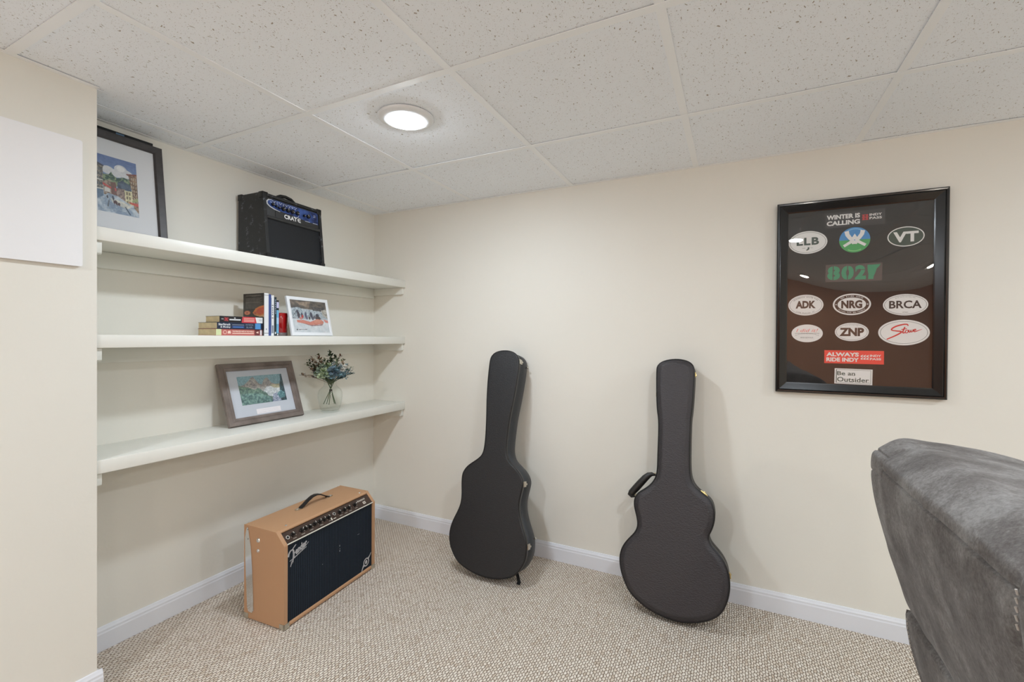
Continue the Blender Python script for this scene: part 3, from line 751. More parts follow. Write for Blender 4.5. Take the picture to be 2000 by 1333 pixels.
# ------------------------------------------------------------------ black practice amplifier on the top shelf
def crate():
    psi = math.radians(2.9)
    root = thing('practice_amplifier', 'small black practice amplifier with a blue control strip on the top shelf', 'amplifier', (0.2125, -0.912, 1.5498), PI/2+psi)
    W_ = 0.341; D = 0.195; Hh = 0.309; tl = 0.031
    tol = leather('scuffed_black_tolex', (30, 31, 33), 0.5, 420, 0.4, 0.0007, scuff=((128, 134, 142), 34, 0.575))
    T = basis((0, 0, 0), (0, 1, 0), (0, 0, 1), (1, 0, 0))
    side = [(0.0, 0.0), (D, 0.0), (D, Hh-0.002), (tl, Hh)]
    c = MB(); th = 0.016
    c.prism(side, 0, th, tol, T); c.prism(side, W_-th, W_, tol, T)
    c.prism([(0.001, 0.0), (D, 0.0), (D, th), (0.002, th)], th, W_-th, tol, T)
    c.prism([(D, Hh-0.002-th), (D, Hh-0.002), (tl, Hh), (tl-0.0015, Hh-th)], th, W_-th, tol, T)
    c.prism([(D-0.02, th), (D-0.008, th), (D-0.008, Hh-th), (D-0.02, Hh-th)], th, W_-th, M_blk, T)
    c.build('cabinet', root, 0.006, 4)
    nn = Vector((0, -Hh, tl)).normalized(); up = Vector((0, tl, Hh)).normalized()
    Tf = basis((0, 0, 0), (1, 0, 0), up, nn)
    gm = leather('black_mesh_grille', (17, 20, 25), 0.7, 900, 0.8, 0.0010)
    MB().box(th, W_-th, th, 0.215, -0.014, -0.008, gm, Tf).build('speaker_grille', root)
    pm = mat('charcoal_plastic', (44, 45, 46), 0.45)
    MB().box(th, W_-th, 0.197, Hh-th, -0.012, -0.004, pm, Tf).build('fascia', root, 0.001)
    q = MB(); q.tube([(th, 0.199, -0.006), (W_-th, 0.199, -0.006)], 0.008, pm, Tf, 12); q.build('fascia_lip', root)
    blue = mat('blue_panel', (26, 36, 78), 0.3, 0.2, col2=(66, 96, 168), vscale=28)
    cp = MB(); cp.poly([(th+0.004, 0.262), (th+0.012, 0.280), (th+0.03, 0.288), (W_-th-0.004, 0.288), (W_-th-0.004, 0.226), (0.225, 0.232), (0.19, 0.236), (0.10, 0.241), (0.06, 0.246), (th+0.012, 0.252)], -0.0036, blue, Tf)
    ctrl = cp.build('control_panel', root)
    sil = mat('silver_trim', (205, 208, 212), 0.35, 0.3); lt = mat('pale_print', (205, 215, 235), 0.5)
    a = MB()
    a.stroke([(0.050, 0.285), (0.030, 0.282), (0.021, 0.272), (0.022, 0.260), (0.036, 0.250), (0.058, 0.243), (0.090, 0.238)], [0.002, 0.005, 0.007, 0.007, 0.006, 0.005, 0.002], -0.0024, sil, Tf)
    a.stroke([(0.165, 0.236), (0.180, 0.232), (0.192, 0.236), (0.198, 0.246)], [0.002, 0.003, 0.003, 0.002], -0.0024, sil, Tf)
    for i in range(12): a.box(0.05+i*0.012, 0.057+i*0.012, 0.280, 0.2825, -0.0035, -0.0030, lt, Tf)
    for i in range(9): a.box(0.040+i*0.017, 0.047+i*0.017, 0.272+0.002*(i % 2), 0.275+0.002*(i % 2), -0.0035, -0.0030, lt, Tf)
    for x, z, w_ in ((0.236, 0.2280, 0.03), (0.285, 0.2285, 0.03), (0.29, 0.262, 0.014), (0.293, 0.270, 0.012)): a.box(x, x+w_, z, z+0.002, -0.0035, -0.0030, lt, Tf)
    a.box(0.012+0.05, 0.064, 0.197, 0.238, -0.0040, -0.0030, M_blk, Tf)
    a.build('panel_print', ctrl)
    a = MB(); yb = 0.222
    wt = mat('white_logo', (232, 232, 232), 0.4)
    a.text('CRAT', 0.148, yb, 0.074, 0.021, -0.0022, wt, Tf, 0.035)
    a.ring(0.2010, yb, 0.0130, 0.0108, 0.0042, -0.0022, wt, Tf, 24, math.radians(58), math.radians(302)); a.box(0.1925, 0.206, yb-0.0017, yb+0.0017, -0.0026, -0.0022, wt, Tf)
    a.build('logo', root)
    kn = mat('knob_dark', (20, 20, 24), 0.25)
    for x, z, r in ((0.050, 0.263, 0.0075), (0.068, 0.259, 0.0055), (0.085, 0.256, 0.0055), (0.108, 0.256, 0.010), (0.134, 0.256, 0.010), (0.160, 0.256, 0.010), (0.188, 0.256, 0.010), (0.230, 0.254, 0.006), (0.256, 0.256, 0.010)):
        k = MB(); k.cyl(r, -0.004, 0.006, kn, Tf @ TR(x, z, 0), 20, 0.001); k.box(-0.0008, 0.0008, 0, r*0.9, 0.006, 0.0068, sil, Tf @ TR(x, z, 0) @ RZ(random.uniform(-2, 2))); k.build('knob', ctrl)
    cgm = mat('corner_plastic', (20, 20, 21), 0.35)
    for x in (0, W_):
        for y, z in ((0.0, 0), (D, 0), (tl, Hh), (D, Hh)):
            sx = 1 if x == 0 else -1; sy = -1 if y == D else 1; sz = 1 if z == 0 else -1; e = 0.026; o = 0.0025 if z else 0.0015
            zb = 0.0 if z == 0 else -o
            q = MB()
            def bx(ax, bx_, ay, by, az, bz): q.box(min(ax, bx_), max(ax, bx_), min(ay, by), max(ay, by), min(az, bz), max(az, bz), cgm)
            lo = z-sz*o if z else 0.0
            bx(x-sx*o, x+sx*e, y-sy*o, y+sy*0.006, lo, z+sz*e); bx(x-sx*o, x+sx*0.006, y-sy*o, y+sy*e, lo, z+sz*e); bx(x-sx*o, x+sx*e, y-sy*o, y+sy*e, lo, z+sz*0.006)
            q.build('corner_guard', root, 0.0024, 3)
    h = MB(); h.tube([(0.105, 0.075, Hh-0.004), (0.112, 0.075, Hh+0.010), (0.130, 0.075, Hh+0.020), (0.160, 0.075, Hh+0.024), (0.190, 0.075, Hh+0.020), (0.208, 0.075, Hh+0.010), (0.215, 0.075, Hh-0.004)], [0.006, 0.0075, 0.008, 0.008, 0.008, 0.0075, 0.006], cgm, None, 10)
    h.build('handle', root)
crate()
# ------------------------------------------------------------------ framed things
M_clear = glass_mat('picture_glass', 1.5)
def moulding(root, w, h, fw, dep, m, prof, name='frame'):
    # prof: list of (inward distance 0..1 of fw, height z) ; mitred ring of profile loops
    b = MB(); loops = []
    for u, z in prof:
        d = u*fw; loops.append([(d, d, z), (w-d, d, z), (w-d, h-d, z), (d, h-d, z)])
    n = len(loops)
    for i in range(n):
        A = loops[i]; B = loops[(i+1) % n]
        for k in range(4):
            j = (k+1) % 4; b.add([A[k], A[j], B[j], B[k]], [(0, 1, 2, 3)], m)
    return b.build(name, root)

# --- poster frame with stickers on the back wall
def poster():
    x0, x1, z0, z1 = 2.2995, 2.8610, 0.967, 1.7725
    W_ = x1-x0; Hh = z1-z0
    T0 = basis((x0, -0.0015, z0), (1, 0, 0), (0, 0, 1), (0, -1, 0))
    root = thing('framed_stickers', 'large black framed poster of travel and ski stickers on the right of the wall', 'framed poster', M=T0)
    blk = mat('black_lacquer', (12, 12, 13), 0.22, coat=0.3)
    moulding(root, W_, Hh, 0.0415, 0.02, blk, [(0, 0.0), (0.0, 0.022), (0.10, 0.025), (0.22, 0.0245), (0.27, 0.021), (0.33, 0.0215), (0.90, 0.0125), (1.0, 0.0115), (1.0, 0.0)])
    board = mat('black_backing_board', (16, 14, 15), 0.75)
    MB().box(0.040, W_-0.040, 0.040, Hh-0.040, 0.0005, 0.0050, board).build('backing_board', root)
    gm = glass_mat('poster_glass', 2.0, wav=0.010, wscale=2.6)
    MB().box(0.041, W_-0.041, 0.041, Hh-0.041, 0.0085, 0.0105, gm).build('glass_pane', root)
    wh = mat('sticker_white', (232, 232, 230), 0.5); bk = mat('sticker_black', (35, 35, 36), 0.5); br = mat('sticker_brown', (58, 38, 28), 0.5)
    gn = mat('sticker_dark_green', (38, 62, 50), 0.5); rd = mat('sticker_red', (214, 40, 40), 0.5); crl = mat('sticker_coral', (236, 72, 62), 0.5)
    bl = mat('sticker_blue', (50, 140, 205), 0.5); gg = mat('sticker_green', (60, 165, 85), 0.5); pk = mat('sticker_pink', (232, 120, 115), 0.5)
    gy = mat('sticker_grey', (120, 118, 118), 0.5); ltg = mat('sticker_light_grey', (175, 175, 176), 0.5); tl = mat('stencil_green', (34, 140, 98), 0.5)
    drk = mat('sticker_charcoal', (38, 36, 38), 0.5); cl = mat('sticker_clear_film', (74, 58, 54), 0.5); hb = mat('book_green', (35, 70, 62), 0.5)
    Z = 0.0053
    def S(cx, cz): return TR(cx-x0, cz-z0, Z)
    def done(b, lab):
        o = b.build('sticker', root); o['label'] = lab; return o
    def arc(b, s, rx, ry, a0, a1, ht, m, T, flip=False):
        n = len(s)
        for i, c in enumerate(s):
            if c == ' ': continue
            a = math.radians(a0+(a1-a0)*(i+0.5)/n)
            x, y = rx*math.cos(a), ry*math.sin(a); tx, ty = -rx*math.sin(a), ry*math.cos(a)
            rot = math.atan2(ty, tx)+(0 if flip else PI)
            b.text(c, x, y, abs(math.radians(a1-a0))*math.hypot(tx, ty)/n*(0.2 if c in 'I,i' else 0.72), ht, 0.0004, m, T, 0.02, rot=rot)
    # winter is calling
    b = MB(); T = S(2.573, 1.686); b.box(-0.099, 0.099, -0.031, 0.031, 0, 0.0002, drk, T)
    b.text('WINTER IS', -0.038, 0.0130, 0.112, 0.019, 0.0005, wh, T, 0.042); b.text('CALLING', -0.038, -0.0120, 0.112, 0.019, 0.0005, wh, T, 0.042)
    for i in range(2):
        for j in range(2):
            xx = 0.025+i*0.011; yy = 0.001-j*0.0115+0.002
            b.poly([(xx, yy), (xx+0.0095, yy), (xx+0.0095, yy+0.003), (xx+0.004, yy+0.0052), (xx+0.0095, yy+0.0075), (xx+0.0095, yy+0.0100), (xx, yy+0.0100), (xx, yy+0.007), (xx+0.0055, yy+0.0048), (xx, yy+0.0025)], 0.0005, rd, T)
    b.text('INDY', 0.069, 0.0105, 0.040, 0.0095, 0.0005, wh, T, 0.025); b.text('PASS', 0.069, -0.0030, 0.040, 0.0095, 0.0005, wh, T, 0.025)
    done(b, 'dark WINTER IS CALLING sticker')
    def oval(cx, cz, w_, h_, rim=None, rm=bk):
        b = MB(); T = S(cx, cz); b.prism([(w_/2*math.cos(2*PI*i/64), h_/2*math.sin(2*PI*i/64)) for i in range(64)], 0, 0.0002, wh, T)
        if rim: b.ring(0, 0, w_/2-rim, h_/2-rim, 0.0011, 0.0004, rm, T)
        return b, T
    b, T = oval(2.413, 1.603, 0.138, 0.096, 0.0050, gn)
    b.text('LLB', 0, 0.0045, 0.080, 0.032, 0.0005, gn, T, 0.04, sp=1.15)
    b.poly([(0.000, -0.0205), (0.006, -0.0205), (0.006, -0.026), (0.005, -0.030), (-0.002, -0.0345), (-0.006, -0.033), (-0.003, -0.029), (0.000, -0.026)], 0.0005, gn, T)
    b.text('MAINE', -0.014, -0.0235, 0.011, 0.003, 0.0005, gn, T); b.text('1912', 0.014, -0.0235, 0.009, 0.003, 0.0005, gn, T)
    done(b, 'white oval LLB sticker')
    # round blue and green W sticker
    b = MB(); T = S(2.574, 1.600); r = 0.0515
    b.prism([(r*math.cos(2*PI*i/64), r*math.sin(2*PI*i/64)) for i in range(64)], 0, 0.0002, bl, T)
    b.poly([(r*math.cos(a), r*math.sin(a)) for a in [PI+PI*i/32 for i in range(33)]], 0.0003, gg, T)
    b.poly([(0.9*r*math.cos(a), 0.9*r*math.sin(a)-0.000) for a in [math.radians(60+60*i/16) for i in range(17)]]+[(0.78*r*math.cos(a), 0.84*r*math.sin(a)) for a in [math.radians(120-60*i/16) for i in range(17)]], 0.0004, mat('sticker_sky', (130, 190, 228), 0.5), T)
    b.poly([(0.9*r*math.cos(a), 0.9*r*math.sin(a)) for a in [math.radians(240+60*i/16) for i in range(17)]]+[(0.78*r*math.cos(a), 0.84*r*math.sin(a)) for a in [math.radians(300-60*i/16) for i in range(17)]], 0.0004, mat('sticker_lime', (130, 205, 130), 0.5), T)
    for sx in (-1, 1):
        b.stroke([(sx*0.027, 0.037), (sx*0.024, 0.022), (sx*0.015, 0.008), (sx*0.004, -0.004), (-sx*0.010, -0.013)], [0.0150, 0.0145, 0.014, 0.0135, 0.013], 0.0010+0.0002*sx, wh, T)
        b.stroke([(-sx*0.002, 0.004), (sx*0.014, -0.009), (sx*0.036, -0.024)], [0.011, 0.011, 0.0105], 0.0016+0.0002*sx, wh, T)
    b.poly([(-0.012, 0.004), (0, 0.025), (0.012, 0.004), (0.010, -0.010), (0, -0.018), (-0.010, -0.010)], 0.0021, wh, T); b.ellipse(0, -0.001, 0.002, 0.002, 0.0024, bl, T, 12)
    done(b, 'round blue and green sticker with a white crossed W')
    # VT
    b, T = oval(2.737, 1.5985, 0.114, 0.078); b.ellipse(0, 0, 0.0535, 0.0355, 0.0003, gn, T)
    b.text('VT', 0, -0.001, 0.078, 0.041, 0.0005, wh, T, 0.045, sp=1.08)
    done(b, 'dark green oval VT sticker')
    # 802 and a wedge-shaped state outline
    b = MB(); T = S(2.571, 1.467) @ RZ(-0.010); b.box(-0.094, 0.094, -0.036, 0.036, 0, 0.0002, cl, T)
    def stencil(ch, cx, w_):
        b.text(ch, cx, 0, w_, 0.058, 0.0005, tl, T, 0.055)
    stencil('8', -0.066, 0.044); stencil('0', -0.019, 0.042); stencil('2', 0.024, 0.036)
    for cx in (-0.068, -0.019): b.box(cx-0.0016, cx+0.0016, -0.031, 0.031, 0.0007, 0.0008, cl, T)
    b.box(0.010, 0.040, 0.009, 0.0115, 0.0007, 0.0008, cl, T)
    b.poly([(0.046, 0.029), (0.060, 0.0285), (0.088, 0.030), (0.084, 0.022), (0.076, 0.012), (0.072, -0.004), (0.067, -0.018), (0.066, -0.029), (0.049, -0.029), (0.050, -0.010), (0.047, 0.008)], 0.0005, tl, T)
    done(b, 'clear sticker with green 802 stencil numerals')
    # ADK
    b, T = oval(2.408, 1.338, 0.126, 0.088, 0.005, gy); b.text('ADK', 0, 0.002, 0.072, 0.032, 0.0005, br, T, 0.05)
    arc(b, 'ADIRONDACK STATE PARK', 0.052, 0.0335, 148, 32, 0.0042, bk, T); arc(b, 'LAKE PLACID, NY', 0.050, 0.034, 230, 310, 0.0042, bk, T, True)
    done(b, 'white oval ADK sticker')
    b, T = oval(2.567, 1.337, 0.127, 0.088); b.ring(0, 0, 0.058, 0.0385, 0.0105, 0.0003, br, T)
    b.text('NRG', 0, 0.000, 0.070, 0.033, 0.0005, br, T, 0.05)
    arc(b, 'NEW RIVER GORGE', 0.0535, 0.0335, 135, 45, 0.0050, wh, T); arc(b, 'NATIONAL PARK and PRESERVE', 0.0535, 0.0335, 215, 325, 0.0048, wh, T, True)
    for sx in (-1, 1): b.ellipse(sx*0.0525, 0, 0.0022, 0.0022, 0.0005, wh, T, 10)
    done(b, 'white oval NRG sticker with a brown ring')
    b, T = oval(2.738, 1.331, 0.139, 0.084, 0.0045, bk); b.text('BRCA', 0, 0.001, 0.100, 0.031, 0.0005, bk, T, 0.025)
    arc(b, 'BRYCE CANYON NATIONAL PARK', 0.054, 0.0315, 125, 55, 0.003, gy, T); b.text('UTAH', 0, -0.0295, 0.017, 0.004, 0.0005, bk, T)
    done(b, 'white oval BRCA sticker')
    b, T = oval(2.414, 1.218, 0.112, 0.075); b.text('I did it!', 0, 0.0125, 0.078, 0.014, 0.0005, pk, T, 0.0, 0.3)
    b.box(-0.044, 0.044, -0.0005, 0.0005, 0.0004, 0.0005, bk, T)
    b.stroke([(-0.042, -0.010), (-0.028, -0.0035), (-0.010, -0.0015), (0.010, -0.0015), (0.028, -0.0035), (0.042, -0.010)], 0.0009, 0.0005, gy, T)
    for i in range(9): b.box(-0.040+i*0.010, -0.0396+i*0.010, -0.008 if i in (0, 8) else -0.004, 0, 0.0004, 0.0005, gy, T)
    b.text('BRIDGEWALK', 0, -0.018, 0.046, 0.0055, 0.0005, gy, T)
    done(b, 'white oval I did it! sticker with a bridge')
    b, T = oval(2.568, 1.224, 0.113, 0.075, 0.0045, gy); b.text('ZNP', 0, 0.000, 0.082, 0.034, 0.0005, br, T, 0.05)
    arc(b, 'ZION NATIONAL PARK', 0.044, 0.028, 120, 60, 0.0026, gy, T)
    done(b, 'white oval ZNP sticker')
    b, T = oval(2.734, 1.222, 0.159, 0.101, 0.0065, gn)
    def q(pts, ws):
        ws = ws if isinstance(ws, list) else [ws]*len(pts); o = []; wo = []
        for i in range(len(pts)-1):
            p0, p1, p2, p3 = (Vector(pts[max(0, min(len(pts)-1, i+j))]) for j in (-1, 0, 1, 2))
            for k in range(5):
                t = k/5; v = 0.5*((2*p1)+(-p0+p2)*t+(2*p0-5*p1+4*p2-p3)*t*t+(-p0+3*p1-3*p2+p3)*t**3); o.append((v.x, v.y)); wo.append(ws[i]*(1-t)+ws[i+1]*t)
        o.append(pts[-1]); wo.append(ws[-1]); b.stroke(o, wo, 0.0006, rd, T)
    q([(0.014, 0.026), (0.010, 0.032), (-0.004, 0.031), (-0.024, 0.024), (-0.036, 0.015), (-0.036, 0.009), (-0.022, 0.006), (-0.008, 0.004), (-0.010, -0.002), (-0.026, -0.013), (-0.052, -0.027)], [0.003, 0.0045, 0.005, 0.0055, 0.005, 0.004, 0.0045, 0.005, 0.005, 0.005, 0.004])
    q([(0.004, 0.022), (-0.002, 0.004), (-0.001, -0.002), (0.004, 0.000)], 0.004); q([(-0.007, 0.012), (0.010, 0.015)], 0.003)
    q([(0.0115, 0.0095), (0.0070, 0.0075), (0.0050, 0.0025), (0.0070, -0.0015), (0.0110, -0.0010), (0.0140, 0.0035), (0.0140, 0.0080), (0.0115, 0.0095)], 0.0030)
    q([(0.0170, 0.0105), (0.0165, 0.0030), (0.0185, 0.0008), (0.0215, 0.0050), (0.0225, 0.0100), (0.0225, 0.0040), (0.0245, 0.0018), (0.0280, 0.0060), (0.0290, 0.0120)], 0.0030)
    q([(0.0310, 0.0065), (0.0360, 0.0090), (0.0370, 0.0120), (0.0345, 0.0130), (0.0310, 0.0095), (0.0305, 0.0055), (0.0335, 0.0030), (0.0400, 0.0055), (0.0560, 0.0130)], [0.0028, 0.0028, 0.0028, 0.0028, 0.003, 0.003, 0.0035, 0.003, 0.001])
    done(b, 'white oval Stowe sticker in red script')
    b = MB(); T = S(2.575, 1.121); b.box(-0.099, 0.099, -0.0270, 0.0270, 0, 0.0002, crl, T)
    b.text('ALWAYS', -0.037, 0.0105, 0.110, 0.0165, 0.0005, wh, T, 0.042); b.text('RIDE INDY', -0.037, -0.0110, 0.110, 0.0165, 0.0005, wh, T, 0.042)
    for i in range(3):
        for j in range(2):
            xx = 0.024+i*0.0095; yy = 0.0015-j*0.0105
            b.poly([(xx, yy), (xx+0.008, yy), (xx+0.008, yy+0.0015), (xx+0.003, yy+0.004), (xx+0.008, yy+0.0065), (xx+0.008, yy+0.0085), (xx+0.006, yy+0.0085), (xx, yy+0.005)], 0.0005, wh, T)
    b.text('INDY', 0.072, 0.0068, 0.036, 0.0088, 0.0005, wh, T, 0.025); b.text('PASS', 0.072, -0.0062, 0.036, 0.0088, 0.0005, wh, T, 0.025)
    done(b, 'coral ALWAYS RIDE INDY sticker')
    b = MB(); T = S(2.575, 1.0415) @ RZ(-0.012); b.box(-0.063, 0.063, -0.0315, 0.0315, 0, 0.0002, wh, T)
    for xx0, xx1, yy0, yy1 in ((-0.058, 0.058, 0.0265, 0.0275), (-0.058, 0.058, -0.0275, -0.0265), (-0.058, -0.0555, -0.0275, 0.0275), (0.057, 0.058, -0.0275, 0.0275)): b.box(xx0, xx1, yy0, yy1, 0.0004, 0.0005, hb, T)
    def serif(s_, cx, cy, w_, h_, bars):
        b.text(s_, cx, cy, w_, h_, 0.0005, hb, T, 0.012)
        for bx in bars: b.box(bx-0.0035, bx+0.0035, cy-h_/2-0.0002, cy-h_/2+0.0009, 0.0005, 0.0006, hb, T)
    serif('Be an', -0.024, 0.0120, 0.060, 0.0165, (-0.050, 0.001))
    serif('Outsider', -0.001, -0.0130, 0.106, 0.0190, (-0.006, 0.012, 0.050))
    done(b, 'white rectangular Be an Outsider sticker')
poster()

def tex_wood(name, c1, c2, rough=0.5):
    return mat(name, c1, rough, var=0.3, vscale=14, bump=0.3, bscale=60, bdist=0.0006, col2=c2)

# --- mountain photograph on the lowest shelf
def mountain_img():
    W_, H = 190, 118
    im = canvas(W_, H, (126, 170, 184))
    yy = np.linspace(0, 1, H)[:, None, None]; im = im*(1-yy*0.0)+np.array((10, 4, 2))*yy
    nz = noise(W_, H, 12, 3, 3); n2 = noise(W_, H, 26, 9, 3); n3 = noise(W_, H, 6, 4)
    def reg(pts, c1, c2, f=nz, k=1.0):
        m_ = pin(W_, H, pts); t = np.clip((f-0.22)/0.56, 0, 1)[..., None]
        im[m_] = (np.array(c1)*(1-t)+np.array(c2)*t)[m_]
    reg([(0, .33), (.12, .30), (.22, .18), (.30, .06), (.34, .04), (.38, .14), (.43, .28), (.50, .34), (.56, .18), (.62, .10), (.66, .12), (.72, .30), (.80, .36), (.92, .40), (1, .36), (1, 1), (0, 1)], (118, 118, 122), (196, 190, 180), n2)
    reg([(.50, .60), (.60, .42), (.80, .42), (.94, .48), (.88, .90), (.60, .95), (.45, .80)], (170, 182, 186), (236, 238, 240), n2)
    reg([(.66, .38), (.90, .36), (.94, .52), (.76, .50)], (140, 146, 120), (214, 204, 170), nz)
    reg([(0, .30), (.10, .36), (.20, .40), (.32, .50), (.42, .44), (.48, .56), (.56, .64), (.60, .76), (.70, .82), (.72, 1), (0, 1)], (52, 84, 78), (120, 152, 128), n2)
    reg([(0, .62), (.2, .60), (.45, .66), (.62, .80), (.70, 1), (0, 1)], (40, 78, 82), (132, 172, 158), n2)
    reg([(.70, .74), (.80, .66), (.92, .76), (.88, 1), (.66, 1)], (70, 82, 120), (205, 214, 228), n2)
    reg([(.88, .70), (.90, .40), (.94, .22), (.96, .02), (1, 0), (1, 1), (.86, 1)], (14, 38, 48), (40, 92, 106), n2)
    reg([(.80, .72), (.90, .60), (.98, .72), (.96, .88), (.84, .90)], (34, 90, 100), (150, 200, 205), n2)
    return im+(noise(W_, H, 60, 77, 2)[..., None]-0.5)*70
def frame_leaning(name, label, cat, o, psi, th, w, h, fw, fm, prof, matc, pic, picrect, picname, extra=None, gior=1.5, glass=True):
    n = Vector((math.cos(psi)*math.cos(th), math.sin(psi)*math.cos(th), math.sin(th))); a = Vector((-math.sin(psi), math.cos(psi), 0)); b = n.cross(a)
    M = basis(o, a, b, n)
    root = thing(name, label, cat, M=M)
    dep = prof[0][1]
    moulding(root, w, h, fw, 0, fm, prof)
    MB().box(fw*0.6, w-fw*0.6, fw*0.6, h-fw*0.6, dep+0.002, dep+0.006, M_blk if matc is None else mat('backing_card', (70, 55, 40), 0.9)).build('backing_card', root)
    zf = dep+0.0072
    if matc: MB().box(fw*0.9, w-fw*0.9, fw*0.9, h-fw*0.9, dep+0.0061, zf, matc).build('mat_board', root)
    x0, y0, pw, ph = picrect
    picture(picname, pic, x0, y0, pw, ph, zf+0.0003, root, picture_mat('print_'+picname, 0.55))
    if extra: extra(root, zf+0.0004)
    if glass: MB().box(fw*0.9, w-fw*0.9, fw*0.9, h-fw*0.9, zf+0.001, zf+0.0025, glass_mat('glass_'+name, gior)).build('glass_pane', root)
    return root
fm = tex_wood('weathered_brown_wood', (130, 119, 113), (103, 92, 86), 0.4)
def cap(root, z):
    wh = mat('caption_card', (235, 232, 236), 0.6); tx = mat('caption_ink', (205, 196, 203), 0.7)
    b = MB(); T = TR(0.208, 0.054, z) @ RZ(0.0); b.box(-0.064, 0.064, -0.0125, 0.0125, 0, 0.0004, wh, T)
    b.poly([(-0.052, -0.006), (-0.016, -0.006), (-0.016, -0.0052), (-0.052, -0.0052)], 0.0005, tx, T); b.poly([(-0.004, -0.004), (0.054, -0.004), (0.054, -0.0033), (-0.004, -0.0033)], 0.0005, tx, T)
    b.poly([(-0.040, 0.004), (0.050, 0.004), (0.050, 0.0047), (-0.040, 0.0047)], 0.0005, tx, T)
    b.build('caption_card', root)
pr1 = [(0, -0.014), (0, 0.0), (0.08, 0.004), (0.45, 0.0045), (0.52, 0.001), (0.62, 0.001), (0.68, 0.0035), (0.92, 0.002), (1, -0.003), (1, -0.014)]
frame_leaning('mountain_photo', 'brown wood framed photo of two rocky peaks leaning on the lowest shelf', 'framed photo',
              (0.1245, -1.026, 0.7815), math.radians(0.9), math.radians(19.2), 0.392, 0.296, 0.036, fm, pr1,
              mat('grey_mat_board', (196, 202, 212), 0.8), mountain_img(), (0.082, 0.092, 0.236, 0.139), 'mountain_print', cap)

# --- rafting photo in a white frame on the middle shelf
def raft_img():
    W_, H = 150, 120
    im = canvas(W_, H, (190, 198, 202)); nz = noise(W_, H, 10, 21); n2 = noise(W_, H, 34, 22, 2)
    def reg(pts, c1, c2, f):
        m_ = pin(W_, H, pts); t = np.clip((f-0.22)/0.56, 0, 1)[..., None]; im[m_] = (np.array(c1)*(1-t)+np.array(c2)*t)[m_]
    reg([(0, 0), (1, 0), (1, .34), (.8, .30), (.6, .28), (.3, .26), (.1, .30), (0, .30)], (40, 38, 38), (128, 112, 98), nz)
    reg([(.15, .05), (.55, .04), (.50, .22), (.25, .14)], (90, 76, 64), (176, 154, 132), nz)
    reg([(.55, .18), (.95, .20), (.90, .32), (.60, .30)], (34, 34, 38), (80, 78, 80), n2)
    reg([(0, .26), (.2, .22), (.35, .28), (.6, .30), (1, .36), (1, .62), (0, .6)], (130, 146, 156), (196, 206, 214), n2)
    reg([(.84, .28), (1, .22), (1, .55), (.86, .44)], (130, 126, 116), (196, 192, 180), n2)
    reg([(0, .58), (1, .56), (1, 1), (0, 1)], (190, 200, 206), (224, 228, 232), nz)
    for cx, cy, rx, ry, c in ((.17, .36, .025, .06, (38, 44, 66)), (.19, .46, .035, .10, (44, 40, 54)), (.28, .48, .03, .09, (46, 50, 70)), (.29, .50, .025, .05, (186, 44, 44)), (.38, .46, .028, .10, (60, 66, 96)), (.40, .54, .03, .05, (90, 84, 110)), (.47, .54, .025, .05, (60, 52, 50)), (.53, .44, .035, .09, (48, 50, 70)), (.56, .54, .035, .06, (70, 70, 90)), (.70, .46, .05, .07, (40, 46, 66)), (.71, .54, .07, .07, (56, 44, 48)), (.62, .50, .03, .05, (84, 80, 94)), (.24, .56, .04, .04, (190, 120, 110))):
        E_(im, cx, cy, rx, ry, c)
    for i in range(30): E_(im, .03+.11*math.sin(i*.1)*0+i*.004, .52-i*.006, .006, .006, (60, 60, 60))
    for i in range(22): E_(im, .03+i*.008, .55+.012*math.sin(i/7), .005, .005, (70, 70, 74))
    P(im, [(.12, .62), (.3, .61), (.48, .66), (.60, .60), (.68, .56), (.80, .58), (.86, .64), (.84, .70), (.66, .74), (.48, .75), (.20, .70), (.13, .68)], (208, 122, 104))
    P(im, [(.58, .64), (.66, .57), (.78, .58), (.80, .64), (.70, .68), (.60, .70)], (214, 140, 116)); P(im, [(.24, .70), (.48, .75), (.70, .74), (.84, .70), (.80, .76), (.50, .79)], (150, 112, 112))
    P(im, [(.86, .56), (1, .60), (1, .68), (.9, .66)], (214, 130, 118))
    E_(im, .10, .905, .018, .022, (60, 60, 64)); P(im, [(.14, .895), (.36, .885), (.36, .905), (.14, .915)], (120, 122, 126))
    return im+(n2[..., None]-0.5)*22
wf = mat('white_photo_frame', (226, 229, 233), 0.4)
def easel(root, z):
    MB().box(0.10, 0.16, 0.004, 0.14, -0.0035, -0.0010, M_blk, TR(0, 0.004, -0.0125) @ RX(math.radians(-10))).build('easel_back', root)
frame_leaning('rafting_photo', 'white framed photo of people in an orange raft on the middle shelf', 'framed photo',
              (0.237, -0.798, 1.1955), math.radians(5.0), math.radians(12.1), 0.266, 0.196, 0.0165, wf,
              [(0, -0.010), (0, 0.0), (0.3, 0.0015), (0.9, 0.0015), (1, 0.0), (1, -0.010)],
              None, raft_img(), (0.0150, 0.0150, 0.236, 0.166), 'rafting_print', easel)

